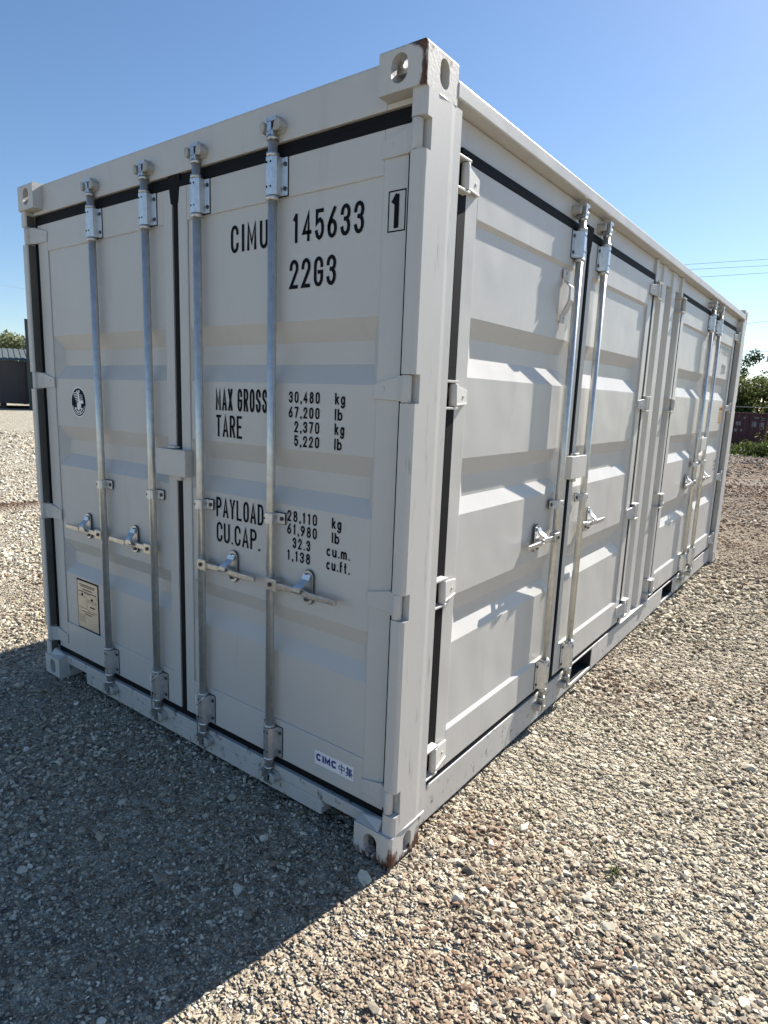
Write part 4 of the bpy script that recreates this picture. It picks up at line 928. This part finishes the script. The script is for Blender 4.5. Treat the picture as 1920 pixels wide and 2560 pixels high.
for i, (x, y, w, h, lab) in enumerate(((-4.9, 34.4, 1.0, 1.25, 'low green bush at the yard edge beside the grey container corner'), (-3.75, 34.0, .9, 1.2, 'low bright green bush under the left half of the maroon container'), (-2.8, 33.6, 1.0, 1.35, 'low bright green bush under the right half of the maroon container'), (-1.5, 33.8, 1.2, 1.4, 'low green bush at the very right edge below the leafy branch'), (.6, 34, 1.3, 1.3, 'low green bush at the yard edge, rightmost'))): bush(x, y, w, h, 1 + i, lab, n=3200)
bush(-2.05, 36.5, .8, 2.7, 15, 'taller light green bush overlapping the right side of the maroon container', n=1500)
def weeds():
    n = 5000; r_ = np.random.default_rng(5); x = r_.uniform(-12, 8, n); y = r_.uniform(26.5, 36, n); keep = (np.sin(x * 1.3) * np.sin(y * 1.1 + x) + r_.normal(0, .5, n)) > 0.0; x, y = x[keep], y[keep]; n = len(x); z = hgt(x, y)
    h = r_.uniform(.06, .28, n); dx, dy = r_.normal(0, .05, n), r_.normal(0, .05, n)
    v = np.stack([np.stack([x - .03, y, z], 1), np.stack([x + .03, y + .01, z], 1), np.stack([x + dx, y + dy, z + h], 1)], 1).reshape(-1, 3)
    me = bpy.data.meshes.new('weeds'); me.from_pydata(v.tolist(), [], np.arange(n * 3).reshape(-1, 3).tolist()); me.materials.append(M['leaf'])
    at = me.attributes.new('tone', 'FLOAT', 'POINT'); at.data.foreach_set('value', np.repeat(r_.uniform(.2, 1, n), 3).astype(np.float32)); me.update()
    tag(link('weeds', me), 'rough green weeds at the far edge of the gravel yard', 'weeds', kind='stuff')
weeds()
def weed_tuft():
    root = empty('weed_tuft', (0.609, 0.494, 0.0)); r_ = np.random.default_rng(9); n = 40
    a = r_.uniform(0, 6.28, n); l = r_.uniform(.008, .022, n); b = r_.normal(0, .011, (n, 2)); h = r_.uniform(.004, .014, n)
    p = np.stack([b[:, 0], b[:, 1], np.full(n, .006)], 1); t = p + np.stack([np.cos(a) * l, np.sin(a) * l, h], 1); s = np.stack([-np.sin(a), np.cos(a), np.zeros(n)], 1) * .0025
    v = np.stack([p - s, p + s, t + s * .6, t - s * .6], 1).reshape(-1, 3); me = bpy.data.meshes.new('blades'); me.from_pydata(v.tolist(), [], np.arange(n * 4).reshape(-1, 4).tolist()); me.materials.append(M['leaf'])
    at = me.attributes.new('tone', 'FLOAT', 'POINT'); at.data.foreach_set('value', np.repeat(r_.uniform(.1, .8, n), 4).astype(np.float32)); me.update()
    link('blades', me, root); tag(root, 'tiny green weed growing alone in the sunlit gravel', 'weed')
weed_tuft()
# power lines
def wire(a, b, sag, r, lab):
    a, b = Vector(a), Vector(b); pts = []
    for i in range(25):
        t = i / 24; p = a.lerp(b, t); p.z -= sag * 4 * t * (1 - t); pts.append(p)
    mb = MB(); mb.tube(pts, r, 6); tag(mb.build('power_line', M['cable']), lab, 'power line', 'overhead power lines')
def wire_r(x0, z0, x1, z1, lab, r=.017):
    k = (z1 - z0) / (x1 - x0); wire((x0 - 22, 70, z0 - 22 * k), (x1 + 25, 70, z1 + 25 * k), 0.0, r, lab)
wire_r(-14.92, 15.58, -8.11, 15.41, 'highest of the three power lines above the container roof'); wire_r(-14.32, 15.07, -8.04, 14.84, 'middle of the three power lines above the container roof'); wire_r(-13.34, 14.28, -7.96, 14.20, 'lowest of the three power lines above the container roof')
wire_r(-8.87, 9.72, -7.42, 9.85, 'single power line level with the far top corner fitting'); wire_r(-8.99, 7.22, -7.09, 7.26, 'upper of the close pair of power lines right of the container', .012); wire_r(-8.97, 7.07, -7.07, 7.08, 'lower of the close pair of power lines right of the container', .020)
wire((-60, -30, 10.0), (-60, 60, 10.2), 0.0, .009, 'thin power line at the left above the shed trees')
def fence_cable():
    root = empty('wire_fence', (-6, 45, -1.2)); mb = MB(); mb.tube([(-9, 0, 2.98), (0, 0, 3.0), (12, 0, 3.02)], .013, 6); mb.build('top_rail', M['cable'], root)
    for x in (-8.5, -2.6, 3.6, 9): mb = MB(); mb.tube([(x, 0, -.2), (x, 0, 3.0)], .03, 8); mb.build('post', M['galv'], root)
    tag(root, 'thin galvanised fence rail crossing in front of the green trees', 'fence')
fence_cable()
